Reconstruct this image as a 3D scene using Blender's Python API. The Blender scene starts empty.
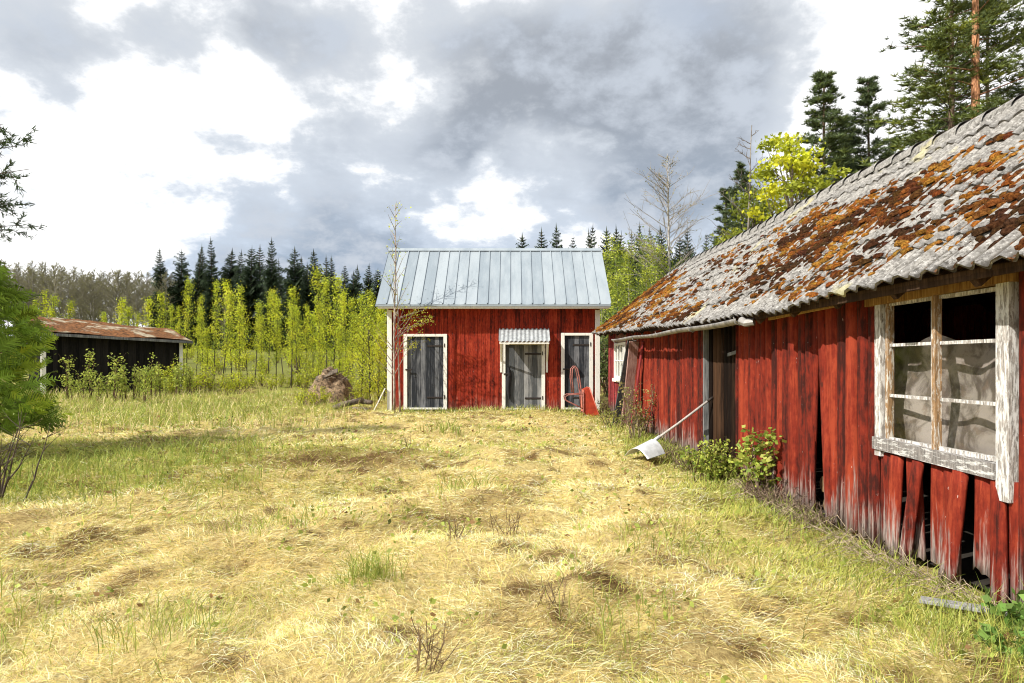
import bpy, math, random
import numpy as np
from mathutils import Vector, Matrix

# ------------------------------------------------------------------ camera, sky, sun, exposure
SC = bpy.context.scene
COL = SC.collection
R = math.radians
F = 680.0            # focal length in photo pixels
EYE = 1.57
HOR = 363.0

cam_d = bpy.data.cameras.new("camera")
cam = bpy.data.objects.new("camera", cam_d)
COL.objects.link(cam)
cam.location = (0, 0, EYE)
cam.rotation_euler = (R(90), 0, 0)
cam_d.sensor_width = 36.0
cam_d.lens = F / 1024 * 36.0
cam_d.shift_y = (HOR - 341.5) / 1024
cam_d.clip_start = 0.05
cam_d.clip_end = 2000
SC.camera = cam

SUN_AZ = math.atan2(-0.86, -0.50)     # clockwise from +Y
SUN_EL = R(40)
sd = Vector((math.sin(SUN_AZ) * math.cos(SUN_EL), math.cos(SUN_AZ) * math.cos(SUN_EL), math.sin(SUN_EL)))
sun_d = bpy.data.lights.new("sun", 'SUN')
sun_d.energy = 4.9
sun_d.angle = R(0.6)
sun_d.color = (1.0, 0.94, 0.84)
sun = bpy.data.objects.new("sun", sun_d)
COL.objects.link(sun)
sun.rotation_euler = sd.to_track_quat('Z', 'Y').to_euler()
sun.location = (-20, -12, 25)

W = bpy.data.worlds.new("World")
SC.world = W
W.use_nodes = True
wt = W.node_tree
wt.nodes.clear()


class NT:
    """small helper for wiring nodes"""
    def __init__(self, tree):
        self.t = tree

    def n(self, typ, **kw):
        nd = self.t.nodes.new(typ)
        for k, v in kw.items():
            setattr(nd, k, v)
        return nd

    def l(self, a, b):
        self.t.links.new(a, b)

    def put(self, sock, v):
        if hasattr(v, 'is_linked') or isinstance(v, bpy.types.NodeSocket):
            self.l(v, sock)
        else:
            sock.default_value = v

    def math(self, op, a, b=None, c=None, clamp=False):
        nd = self.n('ShaderNodeMath', operation=op, use_clamp=clamp)
        self.put(nd.inputs[0], a)
        if b is not None:
            self.put(nd.inputs[1], b)
        if c is not None:
            self.put(nd.inputs[2], c)
        return nd.outputs[0]

    def vmath(self, op, a, b=None):
        nd = self.n('ShaderNodeVectorMath', operation=op)
        self.put(nd.inputs[0], a)
        if b is not None:
            self.put(nd.inputs[1], b)
        return nd.outputs['Value'] if op in ('DOT_PRODUCT', 'LENGTH', 'DISTANCE') else nd.outputs[0]

    def mapr(self, v, a, b, c=0.0, d=1.0, smooth=True):
        nd = self.n('ShaderNodeMapRange', interpolation_type='SMOOTHSTEP' if smooth else 'LINEAR')
        self.put(nd.inputs['Value'], v)
        nd.inputs['From Min'].default_value = a
        nd.inputs['From Max'].default_value = b
        nd.inputs['To Min'].default_value = c
        nd.inputs['To Max'].default_value = d
        return nd.outputs[0]

    def mix(self, f, a, b, blend='MIX'):
        nd = self.n('ShaderNodeMix', data_type='RGBA', blend_type=blend)
        self.put(nd.inputs[0], f)
        self.put(nd.inputs[6], a if not isinstance(a, tuple) else (*a[:3], 1))
        self.put(nd.inputs[7], b if not isinstance(b, tuple) else (*b[:3], 1))
        return nd.outputs[2]

    def noise(self, vec, scale, detail=4, rough=0.55, dist=0.0):
        nd = self.n('ShaderNodeTexNoise')
        if vec is not None:
            self.l(vec, nd.inputs['Vector'])
        nd.inputs['Scale'].default_value = scale
        nd.inputs['Detail'].default_value = detail
        nd.inputs['Roughness'].default_value = rough
        nd.inputs['Distortion'].default_value = dist
        return nd.outputs['Fac']

    def scalevec(self, vec, s, off=(0, 0, 0)):
        nd = self.n('ShaderNodeMapping')
        self.l(vec, nd.inputs['Vector'])
        nd.inputs['Scale'].default_value = s
        nd.inputs['Location'].default_value = off
        return nd.outputs[0]


w = NT(wt)
wout = w.n('ShaderNodeOutputWorld')
wbg = w.n('ShaderNodeBackground')
wbg.inputs['Strength'].default_value = 0.1
sky = w.n('ShaderNodeTexSky')
sky.sky_type = 'NISHITA'
sky.sun_disc = False
sky.sun_elevation = SUN_EL
sky.sun_rotation = SUN_AZ % (2 * math.pi)
tc = w.n('ShaderNodeTexCoord')
D = tc.outputs['Generated']
sep = w.n('ShaderNodeSeparateXYZ')
w.l(D, sep.inputs[0])
zc = w.math('ADD', w.math('MAXIMUM', sep.outputs[2], 0.0), 0.42)
comb = w.n('ShaderNodeCombineXYZ')
w.l(w.math('DIVIDE', sep.outputs[0], zc), comb.inputs[0])
w.l(w.math('DIVIDE', sep.outputs[1], zc), comb.inputs[1])
comb.inputs[2].default_value = 3.7
UV = comb.outputs[0]
n1 = w.noise(UV, 1.9, 10, 0.56, 0.2)
n2 = w.noise(w.scalevec(UV, (1, 1, 1), (4.2, 1.3, 2)), 5.2, 8, 0.6, 0.15)
dark = w.math('ADD', w.math('MULTIPLY', w.math('SUBTRACT', n1, 0.5), 1.9), w.math('MULTIPLY', w.math('SUBTRACT', n2, 0.5), 1.1))
# banks of cloud, each in its own direction of the sky: (photo x, photo y, angular radius deg, weight)
BANKS = [(90, 100, 8, .56), (45, 60, 7, .18), (145, 92, 5, .16), (265, 60, 8, .38), (300, 80, 6, .16), (60, 20, 7, .06),
         (430, 85, 8, .28), (490, 110, 8, .30), (560, 115, 9, .34), (630, 100, 9, .30), (690, 100, 8, .24), (500, 50, 7, .14), (620, 140, 6, .18),
         (760, 30, 9, .26), (840, 8, 8, .28), (680, 40, 7, .12), (410, 130, 5, .14),
         (330, 210, 7, .34), (260, 226, 7, .40), (190, 226, 6, .20), (420, 210, 8, .34), (480, 222, 7, .28), (180, 192, 6, .22), (120, 225, 6, .14), (350, 230, 6, .18),
         (690, 180, 7, .24), (725, 200, 6, .18), (650, 160, 5, .10), (20, 110, 6, -.10),
         (880, 85, 8, -.50), (930, 55, 8, -.40), (820, 140, 6, -.16), (560, 195, 7, -.34), (600, 190, 5, -.14), (520, 175, 5, -.16), (455, 165, 7, -.36), (390, 160, 7, -.34), (330, 165, 6, -.24), (250, 180, 6, -.16),
         (205, 145, 7, -.46), (300, 150, 7, -.40), (110, 172, 7, -.36), (160, 60, 5, -.20), (40, 200, 8, -.28), (390, 25, 7, -.26), (545, 12, 6, -.26), (15, 20, 8, -.24), (170, 20, 7, -.22), (330, 15, 6, -.12), (210, 110, 5, -.14)]
acc = None
for bx_, by_, br_, bw_ in BANKS:
    d = Vector(((bx_ - 512) / F, 1.0, (HOR - by_) / F)).normalized()
    dt = w.vmath('DOT_PRODUCT', D, tuple(d))
    v = w.mapr(dt, math.cos(R(br_ * 1.35)), 1.0, 0.0, bw_)
    acc = v if acc is None else w.math('ADD', acc, v)
dark = w.math('ADD', dark, w.math('MULTIPLY', acc, 0.78))
n3 = w.noise(w.scalevec(UV, (1, 1, 1), (1.7, 8.3, 5)), 11.0, 6, 0.62, 0.1)
dark = w.math('ADD', dark, w.math('MULTIPLY', w.math('SUBTRACT', n3, 0.5), 0.7))
low = w.mapr(sep.outputs[2], 0.05, 0.42)
g1 = w.mix(low, (0.44, 0.51, 0.61), (0.50, 0.53, 0.57))
g2 = w.mix(low, (0.25, 0.32, 0.42), (0.27, 0.295, 0.335))
tex = w.math('ADD', w.math('MULTIPLY', n2, 0.6), w.math('MULTIPLY', n3, 0.5))
g2 = w.mix(w.mapr(tex, 0.46, 0.68), g2, (0.43, 0.47, 0.53))
cl = w.mix(w.mapr(dark, -0.15, 0.16), (0.92, 0.92, 0.92), g1)
cl = w.mix(w.mapr(dark, 0.10, 0.50), cl, g2)
cl10 = w.vmath('SCALE', cl)
cl10.node.inputs['Scale'].default_value = 10.0
cover = w.mapr(n1, 0.25, 0.42, 0.72, 1.0)
fin = w.mix(cover, sky.outputs[0], cl10)
w.l(fin, wbg.inputs['Color'])
w.l(wbg.outputs[0], wout.inputs['Surface'])

vs = SC.view_settings
vs.view_transform = 'Standard'
vs.look = 'None'
vs.exposure = 0.5
vs.gamma = 1.0
vs.use_curve_mapping = False

SC.cycles.max_bounces = 6
SC.cycles.diffuse_bounces = 3
SC.cycles.transparent_max_bounces = 12
SC.cycles.use_denoising = True
SC.cycles.filter_width = 1.1

rng = np.random.default_rng(11)
random.seed(5)


# ------------------------------------------------------------------ numpy noise and terrain
def _h(ix, iy, s):
    n = (ix.astype(np.int64) * 374761393 + iy.astype(np.int64) * 668265263 + s * 1274126177) & 0xffffffff
    n = ((n ^ (n >> 13)) * 1274126177) & 0xffffffff
    n = n ^ (n >> 16)
    return (n & 0xffff) / 65535.0


def vnoise(x, y, s=0):
    x = np.asarray(x, float); y = np.asarray(y, float)
    ix = np.floor(x); iy = np.floor(y)
    fx = x - ix; fy = y - iy
    fx = fx * fx * (3 - 2 * fx); fy = fy * fy * (3 - 2 * fy)
    a = _h(ix, iy, s); b = _h(ix + 1, iy, s); c = _h(ix, iy + 1, s); d = _h(ix + 1, iy + 1, s)
    return (a * (1 - fx) + b * fx) * (1 - fy) + (c * (1 - fx) + d * fx) * fy


def fbm(x, y, s=0, o=4):
    v = 0; a = .5; t = 0
    for i in range(o):
        v = v + a * vnoise(x * 2 ** i + 17.3 * i, y * 2 ** i - 9.1 * i, s + i); t += a; a *= .5
    return v / t


def sstep(a, b, x):
    t = np.clip((x - a) / (b - a), 0, 1)
    return t * t * (3 - 2 * t)


def Xw(y):
    return 3.28 - 0.032 * y


# heaps where the mown grass lies thick: x, y, radius, height
HEAPS = []
_hr = np.random.default_rng(3)
for _ in range(330):
    yy = 2.6 + 17 * _hr.random() ** 1.4
    xx = (_hr.random() * 2 - 1) * (0.85 * yy + 1.5)
    if xx > Xw(yy) - .7:
        continue
    HEAPS.append((xx, yy, .18 + .32 * _hr.random() + .012 * yy, .035 + .075 * _hr.random()))
HEAPS += [(-.42, 5.2, .5, .16), (-5.2, 11.5, 1.2, .16), (-3.1, 10.9, 1.0, .14), (-2.0, 10.6, .8, .12), (-6.5, 13.4, 1.2, .12), (-4.2, 13.0, 1.1, .10)]
HE = np.array(HEAPS)


def terrain(x, y):
    x = np.asarray(x, float); y = np.asarray(y, float)
    z = np.interp(y, [-60, 6, 12, 19, 25, 40, 90, 140, 420], [0, 0, .08, .17, .34, .9, 3.4, 5.6, 9])
    z = z + np.where(y > 15, sstep(-8, -20, x) * sstep(15, 24, y) * .12, 0)
    m = 1 - sstep(30, 60, np.hypot(x, y))
    wall = 1 - sstep(-1.6, -.2, x - Xw(y)) * (y < 19.5) * .75
    shed = 1 - sstep(17.2, 19.2, y) * sstep(-4.6, -3.8, x) * .85 * (y < 24)
    mm = m * wall * shed
    z = z + mm * ((fbm(x * .45, y * .45, 21, 3) - .5) * .22 + (fbm(x * 1.9, y * 1.9, 31, 3) - .5) * .13 + (fbm(x * 4.2, y * 4.2, 37, 3) - .5) * .12)
    return z


def terrain_h(x, y):
    z = terrain(x, y)
    x = np.asarray(x, float); y = np.asarray(y, float)
    sel = (y < 26) & (y > 1) & (np.abs(x) < 25)
    if np.any(sel):
        xs = x[sel]; ys = y[sel]; add = np.zeros_like(xs)
        for hx, hy, hr, hh in HEAPS:
            q = ((xs - hx) ** 2 + (ys - hy) ** 2) / (hr * hr)
            k = q < 6
            add[k] = np.maximum(add[k], hh * np.exp(-q[k]))
        z = z.copy(); z[sel] += add
    return z


def tz(x, y):
    return float(terrain_h(np.array([x]), np.array([y]))[0])


def px(xp, yp, Y):
    """photo pixel at distance Y -> world point"""
    return Vector(((xp - 512) / F * Y, Y, EYE + (HOR - yp) / F * Y))


# ------------------------------------------------------------------ objects, mesh building
ORG = {}


def tag(o, label=None, cat=None, group=None, kind=None):
    if label: o['label'] = label
    if cat: o['category'] = cat
    if group: o['group'] = group
    if kind: o['kind'] = kind
    return o


def thing(name, loc, label, cat, group=None):
    o = bpy.data.objects.new(name, None)
    o.empty_display_size = .2
    COL.objects.link(o)
    o.location = loc
    ORG[o.name] = Vector(loc)
    return tag(o, label, cat, group)


def np_mesh(name, V, tris=None, quads=None, col=None, mat=None, smooth=False):
    me = bpy.data.meshes.new(name)
    V = np.asarray(V, np.float32)
    me.vertices.add(len(V)); me.vertices.foreach_set('co', V.ravel())
    parts = []; ls = []; pos = 0
    if quads is not None and len(quads):
        q = np.asarray(quads, np.int32); parts.append(q.ravel()); ls.append(np.arange(len(q)) * 4 + pos); pos += q.size
    if tris is not None and len(tris):
        t = np.asarray(tris, np.int32); parts.append(t.ravel()); ls.append(np.arange(len(t)) * 3 + pos); pos += t.size
    li = np.concatenate(parts); st = np.concatenate(ls).astype(np.int32)
    me.loops.add(len(li)); me.loops.foreach_set('vertex_index', li)
    me.polygons.add(len(st)); me.polygons.foreach_set('loop_start', st)
    if smooth:
        me.polygons.foreach_set('use_smooth', np.ones(len(st), bool))
    if col is not None:
        ca = me.color_attributes.new('Col', 'FLOAT_COLOR', 'POINT')
        c4 = np.ones((len(V), 4), np.float32); c4[:, :3] = col
        ca.data.foreach_set('color', c4.ravel())
    if mat: me.materials.append(mat)
    me.update(calc_edges=True)
    return me


def link(name, me, parent=None):
    o = bpy.data.objects.new(name, me)
    COL.objects.link(o)
    if parent is not None:
        o.parent = parent
        ORG[o.name] = ORG[parent.name]
    return o


class MB:
    def __init__(self):
        self.V = []; self.F = []; self.C = []

    def add(self, vs_, fs, col=(.5, .5, .5)):
        b = len(self.V)
        self.V += [tuple(v) for v in vs_]
        self.F += [tuple(b + i for i in f) for f in fs]
        if col and isinstance(col[0], (tuple, list)):
            self.C += list(col)
        else:
            self.C += [col] * len(vs_)

    def box(self, lo, hi, col=(.5, .5, .5), M=None, bev=0.0):
        x0, y0, z0 = lo; x1, y1, z1 = hi
        if bev <= 0:
            v = [Vector(p) for p in ((x0, y0, z0), (x1, y0, z0), (x1, y1, z0), (x0, y1, z0), (x0, y0, z1), (x1, y0, z1), (x1, y1, z1), (x0, y1, z1))]
            f = [(0, 3, 2, 1), (4, 5, 6, 7), (0, 1, 5, 4), (1, 2, 6, 5), (2, 3, 7, 6), (3, 0, 4, 7)]
        else:
            import bmesh
            bm = bmesh.new()
            bmesh.ops.create_cube(bm, size=1)
            for q in bm.verts:
                q.co = Vector(((x0 + x1) / 2 + q.co.x * (x1 - x0), (y0 + y1) / 2 + q.co.y * (y1 - y0), (z0 + z1) / 2 + q.co.z * (z1 - z0)))
            bmesh.ops.bevel(bm, geom=bm.edges[:], offset=min(bev, .45 * min(x1 - x0, y1 - y0, z1 - z0)), segments=1, affect='EDGES')
            bm.verts.index_update()
            v = [q.co.copy() for q in bm.verts]; f = [[q.index for q in p.verts] for p in bm.faces]
            bm.free()
        if M is not None:
            v = [M @ p for p in v]
        self.add(v, f, col)

    def plank(self, a, b, wdt, thk, side, col=(.5, .5, .5), bev=.004, wob=0.0):
        """a plank from a to b; side = direction of its width"""
        a = Vector(a); b = Vector(b)
        zax = (b - a); L = zax.length; zax.normalize()
        xax = Vector(side); xax = (xax - zax * xax.dot(zax)).normalized()
        yax = zax.cross(xax)
        M = Matrix((xax, yax, zax)).transposed().to_4x4(); M.translation = a
        self.box((-wdt / 2, -thk / 2, 0), (wdt / 2, thk / 2, L), col, M, bev)

    def tube(self, pts, r, n=8, col=(.5, .5, .5), cap=True):
        pts = [Vector(p) for p in pts]
        rs = r if isinstance(r, (list, tuple)) else [r] * len(pts)
        rings = []
        ref = None
        for i, p in enumerate(pts):
            t = (pts[min(i + 1, len(pts) - 1)] - pts[max(i - 1, 0)])
            if t.length < 1e-9: t = Vector((0, 0, 1))
            t.normalize()
            if ref is None:
                ref = Vector((1, 0, 0)) if abs(t.x) < .9 else Vector((0, 1, 0))
            u = (ref - t * ref.dot(t))
            if u.length < 1e-6: u = t.orthogonal()
            u.normalize(); ref = u
            v = t.cross(u)
            rings.append([p + (u * math.cos(2 * math.pi * k / n) + v * math.sin(2 * math.pi * k / n)) * rs[i] for k in range(n)])
        vs_ = [q for rg in rings for q in rg]
        fs = []
        for i in range(len(pts) - 1):
            for k in range(n):
                k2 = (k + 1) % n
                fs.append((i * n + k, i * n + k2, (i + 1) * n + k2, (i + 1) * n + k))
        if cap:
            fs.append(tuple(range(n - 1, -1, -1)))
            fs.append(tuple((len(pts) - 1) * n + k for k in range(n)))
        self.add(vs_, fs, col)

    def build(self, name, mat, parent=None, smooth=False):
        me = bpy.data.meshes.new(name)
        off = ORG[parent.name] if parent is not None else Vector((0, 0, 0))
        me.from_pydata([tuple(Vector(v) - off) for v in self.V], [], self.F)
        ca = me.color_attributes.new('Col', 'FLOAT_COLOR', 'POINT')
        c4 = np.ones((len(self.V), 4), np.float32); c4[:, :3] = np.array(self.C, np.float32)
        ca.data.foreach_set('color', c4.ravel())
        me.materials.append(mat)
        if smooth:
            me.polygons.foreach_set('use_smooth', np.ones(len(me.polygons), bool))
        me.update()
        return link(name, me, parent)


def rebase(o, base):
    """move a parentless mesh's origin to its base"""
    base = Vector(base)
    o.data.transform(Matrix.Translation(-base)); o.location = base
    return o


# ------------------------------------------------------------------ materials
def new_mat(name):
    m = bpy.data.materials.new(name); m.use_nodes = True
    t = m.node_tree; t.nodes.clear()
    k = NT(t)
    k.out = k.n('ShaderNodeOutputMaterial')
    return m, k


def principled(k, col, rough=.8, metal=0.0, spec=.3, bump=None, bstr=.3, bdist=.01):
    p = k.n('ShaderNodeBsdfPrincipled')
    k.put(p.inputs['Base Color'], col if not isinstance(col, tuple) else (*col[:3], 1))
    k.put(p.inputs['Roughness'], rough)
    k.put(p.inputs['Metallic'], metal)
    p.inputs['Specular IOR Level'].default_value = spec
    if bump is not None:
        b = k.n('ShaderNodeBump'); b.inputs['Strength'].default_value = bstr; b.inputs['Distance'].default_value = bdist
        k.l(bump, b.inputs['Height']); k.l(b.outputs[0], p.inputs['Normal'])
    k.l(p.outputs[0], k.out.inputs['Surface'])
    return p


def obj_co(k):
    return k.n('ShaderNodeTexCoord').outputs['Object']


def attr(k):
    a = k.n('ShaderNodeVertexColor'); a.layer_name = 'Col'
    return a.outputs['Color']


def split(k, c):
    s = k.n('ShaderNodeSeparateColor'); k.l(c, s.inputs[0])
    return s.outputs


def leaf_mat(name, trans=.35, rough=.6, spec=.25):
    m, k = new_mat(name)
    c = attr(k)
    p = k.n('ShaderNodeBsdfPrincipled'); k.l(c, p.inputs['Base Color']); p.inputs['Roughness'].default_value = rough
    p.inputs['Specular IOR Level'].default_value = spec
    t = k.n('ShaderNodeBsdfTranslucent')
    k.l(c, t.inputs['Color'])
    mx = k.n('ShaderNodeMixShader'); mx.inputs[0].default_value = trans
    k.l(p.outputs[0], mx.inputs[1]); k.l(t.outputs[0], mx.inputs[2]); k.l(mx.outputs[0], k.out.inputs['Surface'])
    return m


M_leaf = leaf_mat('leaf', .4)
M_needle = leaf_mat('needle', .12, .55)
M_grass = leaf_mat('grass_blade', .3, .6, .2)


def bark_mat():
    m, k = new_mat('bark')
    c = attr(k)
    n = k.noise(k.scalevec(obj_co(k), (9, 9, 2.2)), 3, 5, .65)
    col = k.mix(k.mapr(n, .4, .62), k.mix(1, c, (.35, .33, .32), 'MULTIPLY'), c)
    principled(k, col, .9, bump=n, bstr=.5)
    return m


M_bark = bark_mat()


def red_board_mat(name, dark, mid, bright, grey_amt=1.0):
    """falu red paint on rough boards. Col: r = random per board, g = height above the board's foot (m / 2.4)"""
    m, k = new_mat(name)
    co = obj_co(k)
    s = split(k, attr(k))
    streak = k.noise(k.scalevec(co, (22, 22, 1.1)), 1.6, 6, .62, .3)
    patch = k.noise(k.scalevec(co, (3, 3, .9)), 1.8, 5, .6)
    fine = k.noise(k.scalevec(co, (120, 120, 5)), 1.2, 3, .6)
    v = k.math('ADD', k.math('MULTIPLY', streak, .75), k.math('MULTIPLY', s[0], .34))
    v = k.math('ADD', v, k.math('ADD', k.math('MULTIPLY', patch, .65), -.15))
    mott = k.noise(k.scalevec(co, (9, 9, 4)), 2.4, 5, .65)
    v = k.math('ADD', v, k.math('MULTIPLY', k.math('SUBTRACT', mott, .5), .75))
    red = k.mix(k.mapr(v, .46, .80), dark, mid)
    red = k.mix(k.mapr(v, .74, 1.04), red, bright)
    # worn bare wood at the foot of each board, and scattered flakes
    foot = k.math('ADD', k.math('MULTIPLY', s[1], 2.4), k.math('MULTIPLY', k.math('SUBTRACT', streak, .5), -1.5))
    foot = k.math('ADD', foot, k.math('MULTIPLY', k.math('SUBTRACT', patch, .5), -.9))
    bare = k.math('MULTIPLY', k.mapr(foot, -.05, .34, 1.0, 0.0), grey_amt)
    wood = k.mix(k.mapr(fine, .35, .65), (.11, .085, .075), (.40, .33, .30))
    col = k.mix(bare, red, wood)
    fl = k.noise(k.scalevec(co, (26, 26, 9)), 2.0, 3, .55)
    flake = k.mapr(fl, .715, .76)
    col = k.mix(k.math('MULTIPLY', flake, .75), col, (.52, .40, .36))
    crack = k.mapr(k.noise(k.scalevec(co, (75, 75, 1.6)), 1.5, 4, .6), .36, .30)
    col = k.mix(k.math('MULTIPLY', crack, .7), col, (.025, .008, .006))
    vo = k.n('ShaderNodeTexVoronoi'); vo.inputs['Scale'].default_value = 1.0
    k.l(k.scalevec(co, (5.5, 5.5, 2.6)), vo.inputs['Vector'])
    knot = k.mapr(vo.outputs['Distance'], .10, .055)
    col = k.mix(k.math('MULTIPLY', knot, .8), col, (.030, .010, .007))
    principled(k, col, .85, spec=.2, bump=k.math('ADD', streak, k.math('MULTIPLY', fine, .5)), bstr=.6, bdist=.008)
    return m


M_red = red_board_mat('red_paint_slabs', (.034, .006, .004), (.160, .016, .007), (.27, .040, .016))
M_crim = red_board_mat('crimson_boards', (.07, .010, .012), (.19, .022, .024), (.33, .06, .06), .9)
M_shedred = red_board_mat('red_paint_panel', (.06, .008, .005), (.25, .023, .009), (.37, .055, .022), .30)


def wood_mat(name, dark, light, crackcol=(.03, .025, .02), sc=1.0, lo=.35, hi=.68):
    m, k = new_mat(name)
    co = obj_co(k)
    s = split(k, attr(k))
    g = k.noise(k.scalevec(co, (30 * sc, 30 * sc, 1.6 * sc)), 1.5, 6, .62, .2)
    p = k.noise(k.scalevec(co, (2.2, 2.2, 1.0)), 2.2, 4, .6)
    v = k.math('ADD', k.math('ADD', k.math('MULTIPLY', g, .6), k.math('MULTIPLY', p, .35)), k.math('MULTIPLY', k.math('SUBTRACT', s[0], .5), .3))
    col = k.mix(k.mapr(v, lo, hi), dark, light)
    cr = k.mapr(k.noise(k.scalevec(co, (60 * sc, 60 * sc, 2 * sc)), 1.4, 4, .6), .38, .32)
    col = k.mix(k.math('MULTIPLY', cr, .75), col, crackcol)
    principled(k, col, .9, spec=.08, bump=g, bstr=.4, bdist=.006)
    return m


M_grey = wood_mat('weathered_grey_wood', (.07, .075, .08), (.30, .30, .30))
M_dgrey = wood_mat('dark_grey_wood', (.025, .028, .034), (.20, .205, .22))
M_brown = wood_mat('dark_brown_wood', (.007, .004, .003), (.060, .031, .017))
M_raw = wood_mat('raw_yellow_wood', (.14, .07, .025), (.48, .29, .11))
M_black = wood_mat('tarred_wood', (.006, .006, .006), (.020, .018, .017))
M_pinkw = wood_mat('faded_pink_wood', (.22, .10, .085), (.50, .33, .29))
M_rafter = wood_mat('rafter_wood', (.03, .018, .012), (.11, .065, .04))


def peel_mat(name, paint, wood, amt, gs=(13, 13, 2.6)):
    m, k = new_mat(name)
    co = obj_co(k)
    n = k.noise(k.scalevec(co, gs), 3.2, 8, .75, .4)
    n2 = k.noise(k.scalevec(co, (60, 60, 6)), 1.5, 4, .6)
    wd = k.mix(k.mapr(n2, .35, .65), tuple(c * .45 for c in wood), wood)
    pa = k.mix(k.mapr(n2, .3, .7), tuple(c * .86 for c in paint), paint)
    col = k.mix(k.mapr(n, amt, amt + .10), wd, pa)
    principled(k, col, .7, spec=.3, bump=k.math('ADD', n2, k.mapr(n, amt, amt + .05)), bstr=.4, bdist=.004)
    return m


M_white = peel_mat('white_paint', (.78, .77, .72), (.40, .36, .30), .33)
M_peel = peel_mat('peeling_white_paint', (.66, .655, .64), (.40, .365, .335), .45)
M_peelh = peel_mat('worn_grey_white_sill', (.60, .60, .59), (.27, .25, .24), .50, (13, 2.6, 13))
M_peelw = peel_mat('bare_worn_frame', (.60, .57, .52), (.36, .22, .11), .50)


def metal_roof_mat():
    m, k = new_mat('galvanised_roof')
    co = obj_co(k)
    n = k.noise(k.scalevec(co, (2.6, .6, .6)), 1.4, 5, .6)
    sp = k.noise(co, 22, 3, .6)
    s = split(k, attr(k))
    v = k.math('ADD', k.math('MULTIPLY', n, .7), k.math('MULTIPLY', s[0], .3))
    col = k.mix(k.mapr(v, .3, .7), (.235, .28, .32), (.345, .39, .425))
    col = k.mix(k.math('MULTIPLY', k.mapr(sp, .66, .74), .3), col, (.30, .27, .24))
    principled(k, col, .55, .25, .35, bump=n, bstr=.08)
    return m


M_mroof = metal_roof_mat()


def simple(name, col, rough=.7, metal=0, var=.3, sc=12, spec=.3):
    m, k = new_mat(name)
    n = k.noise(obj_co(k), sc, 5, .6)
    c = k.mix(k.mapr(n, .3, .7), tuple(x * (1 - var) for x in col), tuple(min(1, x * (1 + var * .6)) for x in col))
    principled(k, c, rough, metal, spec, bump=n, bstr=.15)
    return m


M_iron = simple('rusty_iron', (.035, .028, .025), .75, .2)
M_galv = simple('grey_galvanised_steel', (.42, .45, .47), .5, .35, .25, 9)
M_gutter = simple('aged_gutter_metal', (.26, .25, .24), .6, .3, .5, 7)
M_barrow = simple('red_enamel', (.36, .036, .014), .55, 0, .3, 8, .4)
M_barrow_in = simple('faded_red_enamel', (.52, .17, .12), .6, 0, .3, 8)
M_tubered = simple('faded_red_tube', (.33, .13, .11), .6, .1, .4, 14)
M_rubber = simple('black_rubber', (.02, .02, .02), .85)
M_rim = simple('grey_rim', (.35, .34, .33), .5, .4)
M_alu = simple('aluminium_scoop', (.66, .68, .70), .45, .3, .2, 10)
M_shaft = wood_mat('shovel_shaft_wood', (.32, .29, .27), (.55, .51, .48))
M_stone = simple('foundation_stone', (.22, .21, .20), .9, 0, .5, 6)
M_logend = simple('log_end', (.30, .19, .10), .85, 0, .4, 20)
M_dark = simple('dark_floor', (.03, .025, .02), .95)


def glass_mat():
    m, k = new_mat('window_glass')
    t = k.n('ShaderNodeBsdfTransparent'); t.inputs[0].default_value = (.93, .94, .93, 1)
    g = k.n('ShaderNodeBsdfGlossy'); g.inputs['Roughness'].default_value = .03
    lw = k.n('ShaderNodeLayerWeight'); lw.inputs[0].default_value = .5
    mx = k.n('ShaderNodeMixShader'); k.l(k.math('ADD', k.math('MULTIPLY', k.math('POWER', lw.outputs['Facing'], 4.0), .5), .02), mx.inputs[0]); k.l(t.outputs[0], mx.inputs[1]); k.l(g.outputs[0], mx.inputs[2])
    k.l(mx.outputs[0], k.out.inputs['Surface'])
    return m


M_glass = glass_mat()


def sheet_mat():
    m, k = new_mat('dusty_plastic_sheet')
    co = obj_co(k)
    n = k.noise(k.scalevec(co, (3, 3, 3)), 1.5, 6, .65, .6)
    n2 = k.noise(co, 9, 5, .6)
    c = k.mix(k.mapr(n, .40, .58), (.12, .095, .085), (.35, .30, .28))
    c = k.mix(k.math('MULTIPLY', k.mapr(n2, .35, .45, 1, 0), .5), c, (.20, .14, .11))
    principled(k, c, .45, 0, .4, bump=n2, bstr=.3)
    return m


M_sheet = sheet_mat()


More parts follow.
